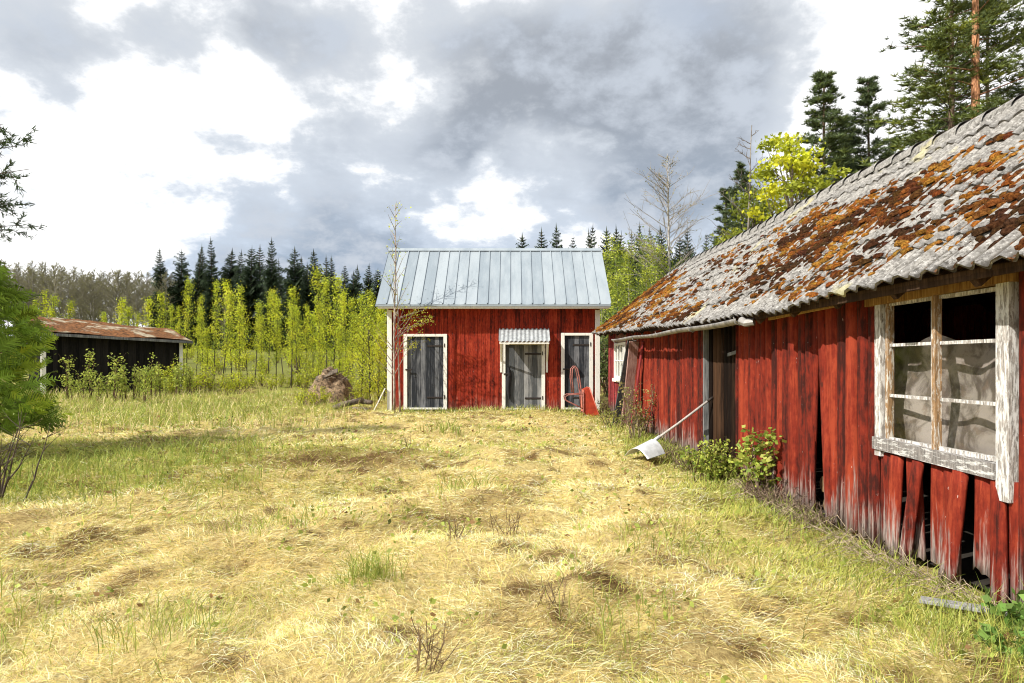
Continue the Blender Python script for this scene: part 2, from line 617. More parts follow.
def tile_mat():
    m, k = new_mat('old_cement_roof')
    co = obj_co(k)
    s = split(k, attr(k))
    a = k.noise(k.scalevec(co, (1, 1, 1)), 1.1, 5, .6)
    b = k.noise(co, 18, 6, .68)
    c3 = k.noise(co, 55, 4, .6)
    base = k.mix(k.mapr(b, .32, .66), (.075, .07, .066), (.33, .32, .305))
    base = k.mix(k.math('MULTIPLY', k.mapr(c3, .60, .68), .55), base, (.80, .79, .76))
    base = k.mix(k.math('MULTIPLY', k.mapr(c3, .46, .38), .75), base, (.05, .045, .035))
    # moss film in the troughs (g = depth of trough) and patches
    wv = k.math('ADD', k.math('ADD', k.math('MULTIPLY', a, .5), k.math('MULTIPLY', b, 1.1)), k.math('MULTIPLY', s[1], .55))
    wv = k.math('ADD', wv, k.math('MULTIPLY', s[2], .42))
    moss = k.mix(k.mapr(c3, .35, .65), (.045, .020, .010), (.20, .085, .026))
    base = k.mix(k.math('MULTIPLY', k.mapr(k.math('ADD', s[1], k.math('MULTIPLY', b, .55)), .72, 1.08), .88), base, (.035, .028, .02))  # trough dirt, darkened further so the groove shade is in the colour
    base = k.mix(k.math('MULTIPLY', s[0], .35), base, (.30, .29, .27))
    col = k.mix(k.mapr(wv, 1.36, 1.48), base, moss)
    col = k.mix(k.math('MULTIPLY', k.mapr(k.noise(k.scalevec(co, (.8, .8, .8), (5, 3, 1)), 1.4, 4, .6), .62, .70), .5), col, (.50, .46, .22))
    principled(k, col, .95, spec=.15, bump=k.math('ADD', b, k.math('MULTIPLY', c3, .5)), bstr=.5, bdist=.012)
    return m


M_tile = tile_mat()


def moss_mat():
    m, k = new_mat('roof_moss')
    c = attr(k)
    co = obj_co(k)
    n = k.noise(co, 45, 5, .65)
    col = k.mix(k.mapr(n, .35, .68), k.mix(1, c, (.28, .24, .22), 'MULTIPLY'), c)
    principled(k, col, .98, spec=.05, bump=n, bstr=.9, bdist=.02)
    return m


M_moss = moss_mat()


def ground_mat():
    m, k = new_mat('meadow_soil')
    co = obj_co(k)
    c = attr(k)
    n = k.noise(co, 26, 6, .7)
    f = k.noise(k.scalevec(co, (1, 1, .2)), 90, 3, .6)
    col = k.mix(k.mapr(n, .30, .66), k.mix(1, c, (.55, .5, .45), 'MULTIPLY'), c)
    col = k.mix(k.math('MULTIPLY', k.mapr(f, .55, .7), .3), col, k.mix(1, c, (1.5, 1.45, 1.4), 'MULTIPLY'))
    principled(k, col, .95, spec=.1, bump=k.math('ADD', n, k.math('MULTIPLY', f, .5)), bstr=.8, bdist=.04)
    return m


M_ground = ground_mat()


# ------------------------------------------------------------------ ground
def masks(x, y):
    """green, brown and pale shares of the lawn at a point"""
    n = fbm(x * .55, y * .55, 77, 4)
    n2 = fbm(x * 1.7, y * 1.7, 55, 3)
    green = sstep(.58, .74, n) * .40 + sstep(.56, .78, n2) * .20
    wall = np.exp(-((x - Xw(y)) / 1.0) ** 2) * (y < 19.2) * (.15 + .9 * n2)
    left = np.exp(-(((x + 6.2) / 3.0) ** 2 + ((y - 10.2) / 2.4) ** 2)) * (.45 + .8 * n2)
    back = sstep(13.5, 19, y + (n - .5) * 6) * sstep(-2.5, -6.5, x) * .42
    front = sstep(17.2, 19, y) * .3
    green = np.clip(green + wall + left + back + front, 0, 1)
    brown = np.exp(-(((x + 2.7) / 1.3) ** 2 + ((y - 10.2) / .75) ** 2)) + .8 * np.exp(-(((x + 6.0) / 1.2) ** 2 + ((y - 12.4) / .6) ** 2))
    speck = sstep(.60, .74, fbm(x * 3.3, y * 3.3, 131, 3)) * .75
    brown = np.clip(speck + brown * (.3 + 1.3 * n2) + .8 * sstep(.62, .78, fbm(x * 1.1, y * 1.1, 99, 3)) * .5, 0, 1)
    return green, brown


def build_ground():
    def axis(fine0, fine1, step, far0, far1):
        mid = np.arange(fine0, fine1, step)
        lo = fine0 - np.geomspace(step, fine0 - far0, 46)[::-1]
        hi = fine1 + np.geomspace(step, far1 - fine1, 46)
        return np.concatenate([lo, mid, hi])
    xs = axis(-14, 6, .06, -600, 600); ys = axis(1.5, 24, .06, -60, 700)
    X, Y = np.meshgrid(xs, ys)
    Z = terrain_h(X.ravel(), Y.ravel()).reshape(X.shape)
    n, m_ = len(ys), len(xs)
    V = np.stack([X.ravel(), Y.ravel(), Z.ravel()], 1)
    i = np.arange(n * m_).reshape(n, m_)
    Q = np.stack([i[:-1, :-1].ravel(), i[:-1, 1:].ravel(), i[1:, 1:].ravel(), i[1:, :-1].ravel()], 1)
    g, b = masks(V[:, 0], V[:, 1])
    straw = np.array([.62, .50, .21]); gr = np.array([.26, .28, .06]); br = np.array([.16, .10, .04])
    c = straw + (gr - straw) * g[:, None]
    c = c + (br - c) * b[:, None]
    far = sstep(26, 45, V[:, 1])[:, None]
    field = np.array([.19, .21, .05]) * (.55 + .9 * fbm(V[:, 0] * .25, V[:, 1] * .12, 66, 3)[:, None])
    c = c + (field - c) * far
    wood = sstep(95, 110, V[:, 1])[:, None]
    c = c + (np.array([.10, .10, .05]) - c) * wood
    me = np_mesh('ground', V, quads=Q, col=c, mat=M_ground, smooth=True)
    tag(link('ground', me), kind='structure')


build_ground()

# ------------------------------------------------------------------ grass (uncountable: two objects)


def blades(x, y, az, lean, L, wd, col, curl):
    """each blade: 3 segments that bend over from its lean angle"""
    n = len(x)
    z0 = terrain_h(x, y) - .01
    P = np.stack([x, y, z0], 1)
    hd = np.stack([np.cos(az), np.sin(az), np.zeros(n)], 1)
    side = np.stack([-np.sin(az), np.cos(az), np.zeros(n)], 1)
    tw = rng.normal(0, .5, n)
    side = side * np.cos(tw)[:, None] + np.array([0, 0, 1.]) * np.sin(tw)[:, None]
    ang = lean.copy()
    pts = [P]
    seg = L / 3
    for s in range(3):
        d = hd * np.sin(ang)[:, None] + np.array([0, 0, 1.]) * np.cos(ang)[:, None]
        pts.append(pts[-1] + d * seg[:, None])
        ang = np.minimum(ang + curl, 1.75)
        az2 = rng.normal(0, .35, n)
        hd = np.stack([hd[:, 0] * np.cos(az2) - hd[:, 1] * np.sin(az2), hd[:, 0] * np.sin(az2) + hd[:, 1] * np.cos(az2), np.zeros(n)], 1)
    ws = [1, .9, .65]
    V = np.zeros((n, 7, 3), np.float32)
    for s in range(3):
        o = side * (wd * ws[s] * .5)[:, None]
        V[:, 2 * s] = pts[s] - o; V[:, 2 * s + 1] = pts[s] + o
    V[:, 6] = pts[3]
    b = (np.arange(n) * 7)[:, None]
    q = np.concatenate([b + np.array([[0, 1, 3, 2]]), b + np.array([[2, 3, 5, 4]])], 0)
    t = b + np.array([[4, 5, 6]])
    C = np.repeat(col, 7, axis=0)
    return V.reshape(-1, 3), q, t, C


def build_grass():
    bx, by = [], []
    for y0, y1, dens in ((2.0, 4.0, 7500), (4.0, 6.0, 5600), (6.0, 9.0, 2900), (9.0, 13.0, 1050), (13.0, 18.0, 520), (18.0, 26.0, 230)):
        half = .80 * y1 + 1.0
        n = int(dens * (y1 - y0) * 2 * half)
        xx = (rng.random(n) * 2 - 1) * half; yy = y0 + (y1 - y0) * rng.random(n)
        k = np.abs(xx) < .80 * yy + 1.0
        bx.append(xx[k]); by.append(yy[k])
    x = np.concatenate(bx); y = np.concatenate(by)
    ok = ~((x > Xw(y) - .05) & (y < 18.9))
    ok &= ~((x > -3.6) & (x < 2.55) & (y > 19.42))
    ok &= fbm(x * 3.1, y * 3.1, 7, 3) > .16 + .16 * rng.random(len(x))
    x = x[ok]; y = y[ok]
    n = len(x)
    g, b = masks(x, y)
    u = rng.random(n)
    isg = u < .06 + g * .72
    isb = (~isg) & (rng.random(n) < b * .75)
    # flow of the flattened straw: swirls, and away from the middle of each heap
    az = fbm(x * .7, y * .7, 5, 3) * 14 + fbm(x * 2.3, y * 2.3, 6, 2) * 7
    hx = np.zeros(n); hy = np.zeros(n); hw = np.zeros(n)
    for cx, cy, cr, ch in HEAPS:
        dx = x - cx; dy = y - cy
        q = (dx * dx + dy * dy) / (cr * cr * 2.2)
        k = q < 3
        wgt = np.exp(-q[k]) * (ch / .07)
        hx[k] += dx[k] * wgt / cr; hy[k] += dy[k] * wgt / cr; hw[k] += wgt
    ha = np.arctan2(hy, hx)
    k = hw > .35
    az[k] = ha[k]
    az = az + rng.normal(0, 1.0, n)
    dist = np.hypot(x, y)
    wscale = np.clip(dist / 5.5, .75, 3.4)
    pale = rng.random(n); var = rng.normal(0, .20, n)
    tone = fbm(x * .9, y * .9, 41, 3)[:, None]
    s1 = np.array([.93, .80, .46]); s2 = np.array([.82, .64, .22]); s3 = np.array([.74, .54, .27])
    col = np.where((pale < .5)[:, None], s1, np.where((pale < .85)[:, None], s2, s3))
    tone2 = fbm(x * 3.4, y * 3.4, 43, 3)[:, None]
    col = col * (.74 + .56 * tone) * (.55 + .92 * tone2)
    gcol = np.array([.30, .35, .06]) + (np.array([.58, .54, .14]) - np.array([.30, .35, .06])) * (rng.random(n)[:, None] ** 1.3)
    col = np.where(isg[:, None], gcol, col)
    col = np.where(isb[:, None], np.array([.30, .19, .075]) * (.5 + .9 * rng.random(n)[:, None]), col)
    col = np.clip(col * (1 + var[:, None]), .01, .85)
    L = np.where(isg, .06 + .09 * rng.random(n), .05 + .13 * rng.random(n) ** 1.7) * np.clip(.85 + dist / 40, .85, 1.4)
    lean = np.where(isg, np.abs(rng.normal(.75, .35, n)), np.clip(rng.normal(1.22, .26, n), .25, 1.56))
    curl = np.where(isg, .3, .24 + .2 * rng.random(n))
    wd = np.where(isg, .0042, .0038) * wscale * (.7 + .6 * rng.random(n))
    for name, sel, lab in (('dry_grass', ~isg, None), ('green_grass', isg, None)):
        V, q, t, C = blades(x[sel], y[sel], az[sel], lean[sel], L[sel], wd[sel], col[sel], curl[sel])
        if name == 'green_grass':
            # longer upright green blades along the walls, around tufts and under the bushes
            xs, ys, ls = [], [], []

            def strip(n_, fx, fy, l0, l1):
                xs.append(fx(n_)); ys.append(fy(n_)); ls.append(l0 + (l1 - l0) * rng.random(n_))
            strip(3400, lambda m_: 0, lambda m_: 2.2 + 13 * rng.random(m_) ** 1.3, .10, .26)
            xs[-1] = Xw(ys[-1]) - .12 - np.abs(rng.normal(0, .38, 3400))
            for cx, cy, cr, cn in ((-.98, 4.72, .12, 200), (.55, 4.0, .2, 120), (-1.3, 13.6, .25, 140), (-.5, 8.0, .2, 90), (-2.2, 6.2, .25, 120), (1.4, 5.6, .3, 160), (-3.2, 3.9, .3, 220), (2.5, 3.6, .35, 300), (-1.9, 3.6, .2, 120), (-4.2, 8.0, .6, 300), (-5.6, 9.3, .9, 700), (-6.5, 8.1, .7, 500), (-4.9, 10.9, .7, 420)):
                xs.append(cx + rng.normal(0, cr, cn)); ys.append(cy + rng.normal(0, cr, cn)); ls.append(.14 + .2 * rng.random(cn))
            nb = 5200
            yb = 14 + 12 * rng.random(nb); xb = -3.9 - rng.random(nb) ** .8 * (.80 * yb - 3)
            xs.append(xb); ys.append(yb); ls.append(.18 + .3 * rng.random(nb))
            nf = 900
            xs.append(-3.4 + 5.9 * rng.random(nf)); ys.append(19.35 - np.abs(rng.normal(0, .22, nf))); ls.append(.08 + .16 * rng.random(nf))
            xs = np.concatenate(xs); ys = np.concatenate(ys); ls = np.concatenate(ls); nn = len(xs)
            c2 = np.array([.17, .25, .04]) + (np.array([.42, .44, .10]) - np.array([.17, .25, .04])) * rng.random(nn)[:, None]
            c2 = np.where((rng.random(nn) < .28)[:, None] & (ys > 13)[:, None], np.array([.66, .55, .28]), c2)
            V2, q2, t2, C2 = blades(xs, ys, rng.random(nn) * 6.28, np.abs(rng.normal(.3, .22, nn)), ls, .0055 * np.clip(np.hypot(xs, ys) / 5, .8, 3.2), c2, np.full(nn, .28))
            off = len(V)
            V = np.concatenate([V, V2]); q = np.concatenate([q, q2 + off]); t = np.concatenate([t, t2 + off]); C = np.concatenate([C, C2])
        me = np_mesh(name, V, tris=t, quads=q, col=C, mat=M_grass)
        tag(link(name, me), 'matted straw-yellow dry grass covering the yard' if name == 'dry_grass' else 'fresh green grass blades growing through the dry straw and along the barn', 'grass', kind='stuff')
    print('blades', n)


build_grass()


# ------------------------------------------------------------------ the long red barn on the right
YN, YF = 0.6, 18.8


def eave_z(y):
    return float(np.interp(y, [0, 5.7, 7.8, 12, 18.8], [2.13, 2.14, 2.10, 2.20, 2.39]))


def ridge_z(y):
    return float(np.interp(y, [0, 6.5, 9.5, 12.5, 17, 19.2], [3.98, 4.03, 4.12, 4.09, 4.12, 4.05]))


OVER = .36
HW = 1.77          # wall to ridge, horizontally

barn = thing('barn', (Xw(9), 9, .05), 'long low weathered red barn with mossy corrugated roof and broken boards', 'barn')


def slab(mb, y0, y1, zb, zt, bulge, rnd, tilt=0.0, xo=0.0, wob=.006, lean=0.0, seg=9, nx=7):
    """one rounded slab board of the wall; outside is -X"""
    ph = random.random() * 9
    vs_, cs = [], []
    prof = []
    for i in range(nx):
        u = i / (nx - 1)
        prof.append((u, bulge * (1 - abs(2 * u - 1) ** 2.4) ** .5 * (.85 + .3 * u) + .004))
    prof += [(1.0, -.014), (0.0, -.014)]
    m_ = len(prof)
    jag = [random.uniform(-.035, .035) for _ in prof]
    for s in range(seg + 1):
        t = s / seg
        wv = wob * math.sin(ph + t * 5) + wob * .5 * math.sin(ph * 2 + t * 13)
        wsc = 1 + .10 * math.sin(ph + t * 3.1)
        for j, (u, o) in enumerate(prof):
            yc = (y0 + y1) / 2 + (u - .5) * (y1 - y0) * wsc + tilt * (1 - t) + wv
            z = zb + (zt - zb) * t + (jag[j] if s == 0 else 0)
            xx = Xw((y0 + y1) / 2) - o - xo - lean * (1 - t) + wv * .6
            vs_.append((xx, yc, z)); cs.append((rnd, max(0, (zt - zb) * t) / 2.4, 0))
    fs = []
    for s in range(seg):
        for j in range(m_):
            j2 = (j + 1) % m_
            fs.append((s * m_ + j, (s + 1) * m_ + j, (s + 1) * m_ + j2, s * m_ + j2))
    fs.append(tuple(range(m_))); fs.append(tuple(seg * m_ + j for j in range(m_ - 1, -1, -1)))
    mb.add(vs_, fs, cs)


def gz(y):
    return tz(Xw(y) - .1, y)


WIN = (4.20, 5.72)
DOOR = (8.95, 10.32)
GAP = (6.60, 6.86)

wall = MB()
y = YN
ry = random.Random(4)
while y < 15.55:
    wd_ = ry.uniform(.135, .20)
    y1 = y + wd_
    for a, b in (WIN, DOOR, GAP):
        if a - .02 <= y < b:
            y = b; wd_ = ry.uniform(.14, .19); y1 = y + wd_
        if y < a < y1 + .05:
            y1 = a
    if y1 > 15.62: y1 = 15.62
    rnd = ry.random()
    zb = gz(y) + ry.choice([.02, .04, .05, .07, .10])
    if y1 - y > .05:
        slab(wall, y + .008, y1 - .010, zb, eave_z(y) + .24, ry.uniform(.032, .056), rnd, tilt=ry.uniform(-.012, .012), xo=ry.uniform(0, .012))
    y = y1
# the two boards that frame the long split, leaning apart towards the ground
slab(wall, 6.60, 6.74, gz(6.6) + .06, eave_z(6.6) + .2, .034, .7, tilt=-.20, xo=.035)
slab(wall, 6.755, 6.86, gz(6.8) + .1, eave_z(6.8) + .2, .024, .45, tilt=.15, xo=.0)
# boards below the window: short, loose and tipped, gaps between
SHORT = [(5.60, .20, .12, 0, .00), (5.43, .15, .06, .03, .03), (5.27, .17, .10, -.05, .0), (5.13, .12, .05, .10, .05), (4.97, .16, .12, .0, .0),
         (4.82, .15, .10, -.02, .01), (4.67, .15, .08, .07, .05), (4.50, .17, .22, .0, .01), (4.35, .12, .05, -.05, .03), (4.24, .10, .12, -.02, .0)]
for yc, wd_, lift, tilt, xo in SHORT:
    slab(wall, yc - wd_ / 2, yc + wd_ / 2, gz(yc) + lift - .03, .83, .026, ry.random(), tilt=tilt, xo=xo, lean=xo, seg=6)
wall_o = wall.build('wall', M_red, barn, True)
tag(wall_o, 'red painted rounded slab boards, worn grey at the foot')

# far room: flat boards with battens, crimson, small white window
fw = MB()
y = 15.62
SW = (16.35, 17.85, 1.18, 2.08)     # small window y0,y1,z0,z1
while y < 18.78:
    y1 = min(y + ry.uniform(.13, .17), 18.8)
    spans = [(gz(y) + .05, eave_z(y) + .24)]
    if SW[0] - .02 < (y + y1) / 2 < SW[1] + .02:
        spans = [(gz(y) + .05, SW[2] - .01), (SW[3] + .01, eave_z(y) + .24)]
    for z0, z1 in spans:
        slab(fw, y + .002, y1 - .003, z0, z1, .012, ry.random(), xo=ry.uniform(0, .006), seg=5, wob=.002, nx=5)
    y = y1
tag(fw.build('wall', M_crim, barn, True), 'faded crimson boards of the far room')

# back wall and both gables
bw = MB()
y = YN
while y < YF - .05:
    y1 = min(y + .2, YF)
    xb = Xw((y + y1) / 2) + 2 * HW
    bw.box((xb, y + .003, gz(y) - .05), (xb + .03, y1 - .003, eave_z(y) + .25), (ry.random(), .6, 0))
    y = y1
bw.build('wall', M_red, barn)
for yg, nm in ((YN, 'gable_wall'), (YF, 'gable_wall')):
    gb = MB()
    x = Xw(yg) + .01
    while x < Xw(yg) + 2 * HW - .02:
        x1 = min(x + .16, Xw(yg) + 2 * HW)
        xm = (x + x1) / 2 - Xw(yg)
        top = eave_z(yg) + .28 + (ridge_z(yg) - eave_z(yg) - .32) * (1 - abs(xm - HW) / HW) - .05
        gb.box((x + .002, yg - .02 + .006 * ry.random(), gz(yg) - .02), (x1 - .002, yg + .02, top), (ry.random(), .5, 0))
        x = x1
    gb.build(nm, M_crim, barn)
fl = MB()
fl.add([(Xw(YN) + .05, YN, .0), (Xw(YN) + 3.5, YN, .0), (Xw(YF) + 3.5, YF, .2), (Xw(YF) + .05, YF, .2)], [(0, 1, 2, 3)])
fl.build('floor', M_dark, barn)

# wall plate, rafters, fascia
pl = MB()
ys_ = np.linspace(YN, YF, 19)
for a, b in zip(ys_[:-1], ys_[1:]):
    pl.plank((Xw(a) + .09, a, eave_z(a) + .12), (Xw(b) + .09, b + .01, eave_z(b) + .12), .12, .12, (0, 0, 1), (ry.random(), .5, 0))
for y in np.arange(YN + .2, YF, .85):
    ez, rz = eave_z(y), ridge_z(y)
    for sg in (-1, 1):
        xr = Xw(y) + HW
        pl.plank((xr + sg * (HW + OVER - .06), y, ez - .06), (xr, y, rz - .14), .06, .10, (0, 1, 0), (ry.random(), .5, 0))
tag(pl.build('rafter', M_rafter, barn))
# roof boarding under the tiles
rb = MB()
N_ = 40
for sg in (-1, 1):
    vv = []
    for i in range(N_ + 1):
        y = YN - .25 + (YF + .55 - YN) * i / N_
        xr = Xw(y) + HW
        vv += [(xr + sg * (HW + OVER - .03), y, eave_z(y) + .005), (xr, y, ridge_z(y) - .045), (xr + sg * (HW + OVER - .03), y, eave_z(y) - .022), (xr, y, ridge_z(y) - .072)]
    ff = []
    for i in range(N_):
        a = i * 4; b = a + 4
        ff += [(a, b, b + 1, a + 1), (a + 2, a + 3, b + 3, b + 2), (a, a + 2, b + 2, b)]
    ff += [(0, 1, 3, 2), (N_ * 4, N_ * 4 + 2, N_ * 4 + 3, N_ * 4 + 1)]
    rb.add(vv, ff, (.5, .5, 0))
rb.build('roof_boarding', M_rafter, barn)


# corrugated cement roof: rows of wavy sheets lapping each other
def roof_point(y, t, sg):
    xr = Xw(y) + HW
    xe = xr + sg * (HW + OVER)
    ze, zr = eave_z(y), ridge_z(y)
    ir = 1 - t
    sag = -.035 * math.sin(t * math.pi) * (1 + .5 * math.sin(y * .8)) + .02 * math.sin(y * 1.7 + t * 3)
    p = Vector((xe + (xr - xe) * t, y, ze + (zr - ze) * t + sag))
    nrm = Vector((sg * (zr - ze), 0, abs(xe - xr))).normalized()
    return p, nrm


PITCH = .160


def moss_field(y, t):
    """how mossy a place on the front slope is: broad band of the middle and lower half, more at the near end"""
    v = float(fbm(np.array([y * .55]), np.array([t * 2.6]), 61, 3)[0])
    band = math.exp(-((t - .44) / .36) ** 2)
    far = .55 * math.exp(-((y - 18.5) / 1.6) ** 2)
    top = -1.0 * max(0, t - .74) * 3
    return v * 1.15 - .12 + band * .30 + far * .5 + top - .12 * max(0, .10 - t) * 10


rows = [-.01, .15, .31, .46, .60, .735, .87, .985]
roof = MB()
Y0, Y1 = YN - .3, YF + .35
ncol = int((Y1 - Y0) / PITCH)
for sg in (-1, 1):
    sub = 10 if sg < 0 else 5
    nseg = 3
    for r in range(len(rows) - 1):
        t0, t1 = rows[r] - .012, rows[r + 1] + .012
        jit = {}
        V_, C_, idx = [], [], []
        for i in range(ncol * sub + 1):
            y = Y0 + i * PITCH / sub
            ci = i // sub
            if ci not in jit:
                jit[ci] = (random.uniform(-.012, .012) * (2.0 if random.random() < .15 else 1), random.uniform(-.004, .007), random.random())
            jt, jh, jr = jit[ci]
            ph = (i % sub) / sub
            hgt = .022 + .022 * math.cos(2 * math.pi * ph)
            for q in range(nseg + 1):
                s = q / nseg
                t = t0 + (t1 - t0) * s + (jt if q == 0 else 0)
                p, nr = roof_point(y, t, sg)
                lift = hgt + .022 * (1 - s) + jh * (1 - s) + .004
                V_.append(p + nr * lift)
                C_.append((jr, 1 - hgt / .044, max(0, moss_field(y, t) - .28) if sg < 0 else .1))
            # lip
            p, nr = roof_point(y, t0 + jt, sg)
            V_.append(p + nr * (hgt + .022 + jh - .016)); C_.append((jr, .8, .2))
        st = nseg + 2
        fs = []
        for i in range(ncol * sub):
            a = i * st; b = a + st
            for q in range(nseg):
                fs.append((a + q, b + q, b + q + 1, a + q + 1) if sg > 0 else (a + q, a + q + 1, b + q + 1, b + q))
            fs.append((a, a + nseg + 1, b + nseg + 1, b))
        roof.add(V_, fs, C_)
# ridge caps
for y in np.arange(Y0, Y1 - .1, .38):
    for k in range(1):
        pts = []
        a, b = y, min(y + .42, Y1)
        vv, cc = [], []
        lift = .07 + random.uniform(-.01, .012)
        r0, r1 = .17, .155
        nA = 8
        for yy, rr in ((a, r0), (b, r1)):
            for j in range(nA + 1):
                th = math.pi * (j / nA)
                vv.append((Xw(yy) + HW + math.cos(th) * rr, yy, ridge_z(yy) - .10 + math.sin(th) * rr * .95 + (.02 if yy == a else 0)))
                cc.append((random.random(), .2, 0))
        ff = [(j, j + 1, nA + 2 + j, nA + 1 + j) for j in range(nA)]
        roof.add(vv, ff, cc)
roof_o = roof.build('roof', M_tile, barn, True)
tag(roof_o, 'pale grey corrugated cement roof overgrown with rust-coloured moss')

# moss cushions lying in the troughs
ms = MB()
mr = random.Random(8)
qy = np.linspace(Y0, Y1, 700); qt = np.linspace(0, 1, 70)
QY, QT = np.meshgrid(qy, qt, indexing='ij')
MF = fbm(QY * .55, QT * 2.6, 61, 3) * 1.15 - .12 + np.exp(-((QT - .44) / .36) ** 2) * .30 + .55 * np.exp(-((QY - 18.5) / 1.6) ** 2) * .5 - 3 * np.maximum(0, QT - .74) - 1.2 * np.maximum(0, .10 - QT)
MF = MF + .88 * (fbm(QY * 2.6, QT * 9.0, 71, 3) - .5) + .5 * (fbm(QY * 7, QT * 24.0, 73, 2) - .5)
ICO = None


def blob(mb, c, ax, ay, az_, sx, sy, sz, col, rr, nu=7, nv=4):
    vs_, fs = [], []
    for j in range(nv + 1):
        ph = (j / nv) * math.pi * .5
        for i in range(nu):
            th = 2 * math.pi * i / nu
            k = rr.uniform(.90, 1.12)
            vs_.append(c + ax * (math.cos(th) * math.cos(ph) * sx * k) + ay * (math.sin(th) * math.cos(ph) * sy * k) + az_ * (math.sin(ph) * sz * k))
    for j in range(nv):
        for i in range(nu):
            i2 = (i + 1) % nu
            fs.append((j * nu + i, j * nu + i2, (j + 1) * nu + i2, (j + 1) * nu + i))
    mb.add(vs_, fs, col)


TN = fbm(QY * 1.9, QT * 6.5, 83, 4)
TN = .52 + (TN - .5) * 1.5
cnt = 0
for _ in range(42000):
    y = Y0 + .1 + (Y1 - Y0 - .2) * mr.random() ** 1.15
    t = mr.random() * .93
    mf = float(MF[min(int((y - Y0) / (Y1 - Y0) * 699), 699), min(int(t * 69), 69)])
    if mf < .50 + .40 * mr.random():
        continue
    yc = Y0 + (round((y - Y0) / PITCH - .5) + .5) * PITCH + (mr.gauss(0, .028) if mr.random() < .7 else mr.uniform(-.09, .09))
    p, nr = roof_point(yc, t, -1)
    p = p + nr * (.022 + .022 * math.cos(2 * math.pi * (yc - Y0) / PITCH) + .002)
    up, _n = roof_point(yc, min(t + .05, 1), -1)
    ax = (up - p).normalized(); ay = Vector((0, 1, 0))
    tone_ = float(TN[min(int((y - Y0) / (Y1 - Y0) * 699), 699), min(int(t * 69), 69)]) + mr.gauss(0, .05)
    col = tuple(float(np.interp(tone_, [.30, .42, .52, .62, .74], [a_, b_, c_, d_, e_])) * mr.uniform(.85, 1.15) for a_, b_, c_, d_, e_ in
                ((.065, .12, .20, .29, .36), (.030, .046, .074, .115, .175), (.014, .015, .018, .022, .034)))
    sc_ = (.30 + .75 * mr.random() ** 1.6) * (.65 + .5 * mf)
    blob(ms, p + nr * .012, ax, ay, nr, .050 * sc_ * mr.uniform(.8, 1.4), .050 * sc_, .038 * sc_, col, mr, 8, 3)
    cnt += 1
# a line of moss and litter at the eave end and the far rake
print('moss', cnt)
mo = ms.build('moss', M_moss, roof_o, True)
tag(mo, 'rust-brown and orange moss cushions between the corrugations')

# eave trim boards, yellow raw wood
eb = MB()


def eave_strip(mb, y0, y1, dz, hgt, thk, xo, rnd=.5):
    mb.plank((Xw(y0) - xo, y0, eave_z(y0) + dz), (Xw(y1) - xo, y1, eave_z(y1) + dz), hgt, thk, (0, 0, 1), (rnd, .5, 0))


eave_strip(eb, 6.2, 7.75, -.015, .06, .03, .10, .8)
eave_strip(eb, 4.1, 6.0, .02, .05, .035, .12, .7)
tag(eb.build('eave_board', M_raw, barn), 'raw yellowish board under the eave')
fb = MB()
for a, b in ((.5, 4.0), (4.0, 8.0), (8.0, 12.0), (12.0, 15.5), (15.5, 18.9)):
    eave_strip(fb, a, b, -.02, .07, .025, .315, ry.random())
fb.build('fascia', M_rafter, barn)

# gutter, old and bent, over the door
gt = MB()
gy = [7.75, 9.5, 11.5, 13.5, 15.7]
ga = []
vs_, fs = [], []
nG = 8
for y in np.linspace(7.75, 15.7, 14):
    cx, cz = Xw(y) - .42, float(np.interp(y, [7.75, 9.0, 12, 15.7], [2.075, 2.075, 2.08, 2.12])) + .01 * math.sin(y * 2)
    for j in range(nG + 1):
        th = math.pi + math.pi * j / nG
        vs_.append((cx + .065 * math.cos(th), y, cz + .06 * math.sin(th)))
    for j in range(nG + 1):
        th = 2 * math.pi - math.pi * j / nG
        vs_.append((cx + .061 * math.cos(th), y, cz + .056 * math.sin(th)))
mG = 2 * (nG + 1)
for i in range(13):
    for j in range(mG):
        j2 = (j + 1) % mG
        fs.append((i * mG + j, (i + 1) * mG + j, (i + 1) * mG + j2, i * mG + j2))
gt.add(vs_, fs)
gut = gt.build('gutter', M_gutter, barn, True)
for y in (7.8, 9.6, 11.5, 13.4, 15.4):
    gb_ = MB()
    cz = 2.08
    gb_.tube([(Xw(y) - .49, y, cz + .02), (Xw(y) - .47, y, cz - .055), (Xw(y) - .42, y, cz - .075), (Xw(y) - .35, y, cz - .03), (Xw(y) - .27, y, cz + .07)], .008, 5)
    gb_.build('gutter_bracket', M_gutter, gut)
gb_ = MB()
gb_.tube([(Xw(7.75) - .42, 7.74, 2.05), (Xw(7.7) - .40, 7.66, 2.02), (Xw(7.6) - .33, 7.60, 2.03)], [.05, .045, .04], 8)
gb_.build('gutter_outlet', M_gutter, gut)

# big six-pane window
wy0, wy1, wz0, wz1 = WIN[0] + .02, WIN[1] - .02, .80, 2.12
wn = MB()


def wx(y, o):
    return Xw(y) - o


def bar(mb, y0, y1, z0, z1, o0, o1, rnd=.5, z0b=None, z1b=None):
    """a bar of joinery in the wall plane; o0..o1 = how far it stands proud of the wall"""
    z0b = z0 if z0b is None else z0b; z1b = z1 if z1b is None else z1b
    v = [(wx(y0, o0), y0, z0), (wx(y1, o0), y1, z0b), (wx(y1, o0), y1, z1b), (wx(y0, o0), y0, z1),
         (wx(y0, o1), y0, z0), (wx(y1, o1), y1, z0b), (wx(y1, o1), y1, z1b), (wx(y0, o1), y0, z1)]
    mb.add(v, [(0, 1, 2, 3), (7, 6, 5, 4), (0, 4, 5, 1), (1, 5, 6, 2), (2, 6, 7, 3), (3, 7, 4, 0)], (rnd, .5, 0))


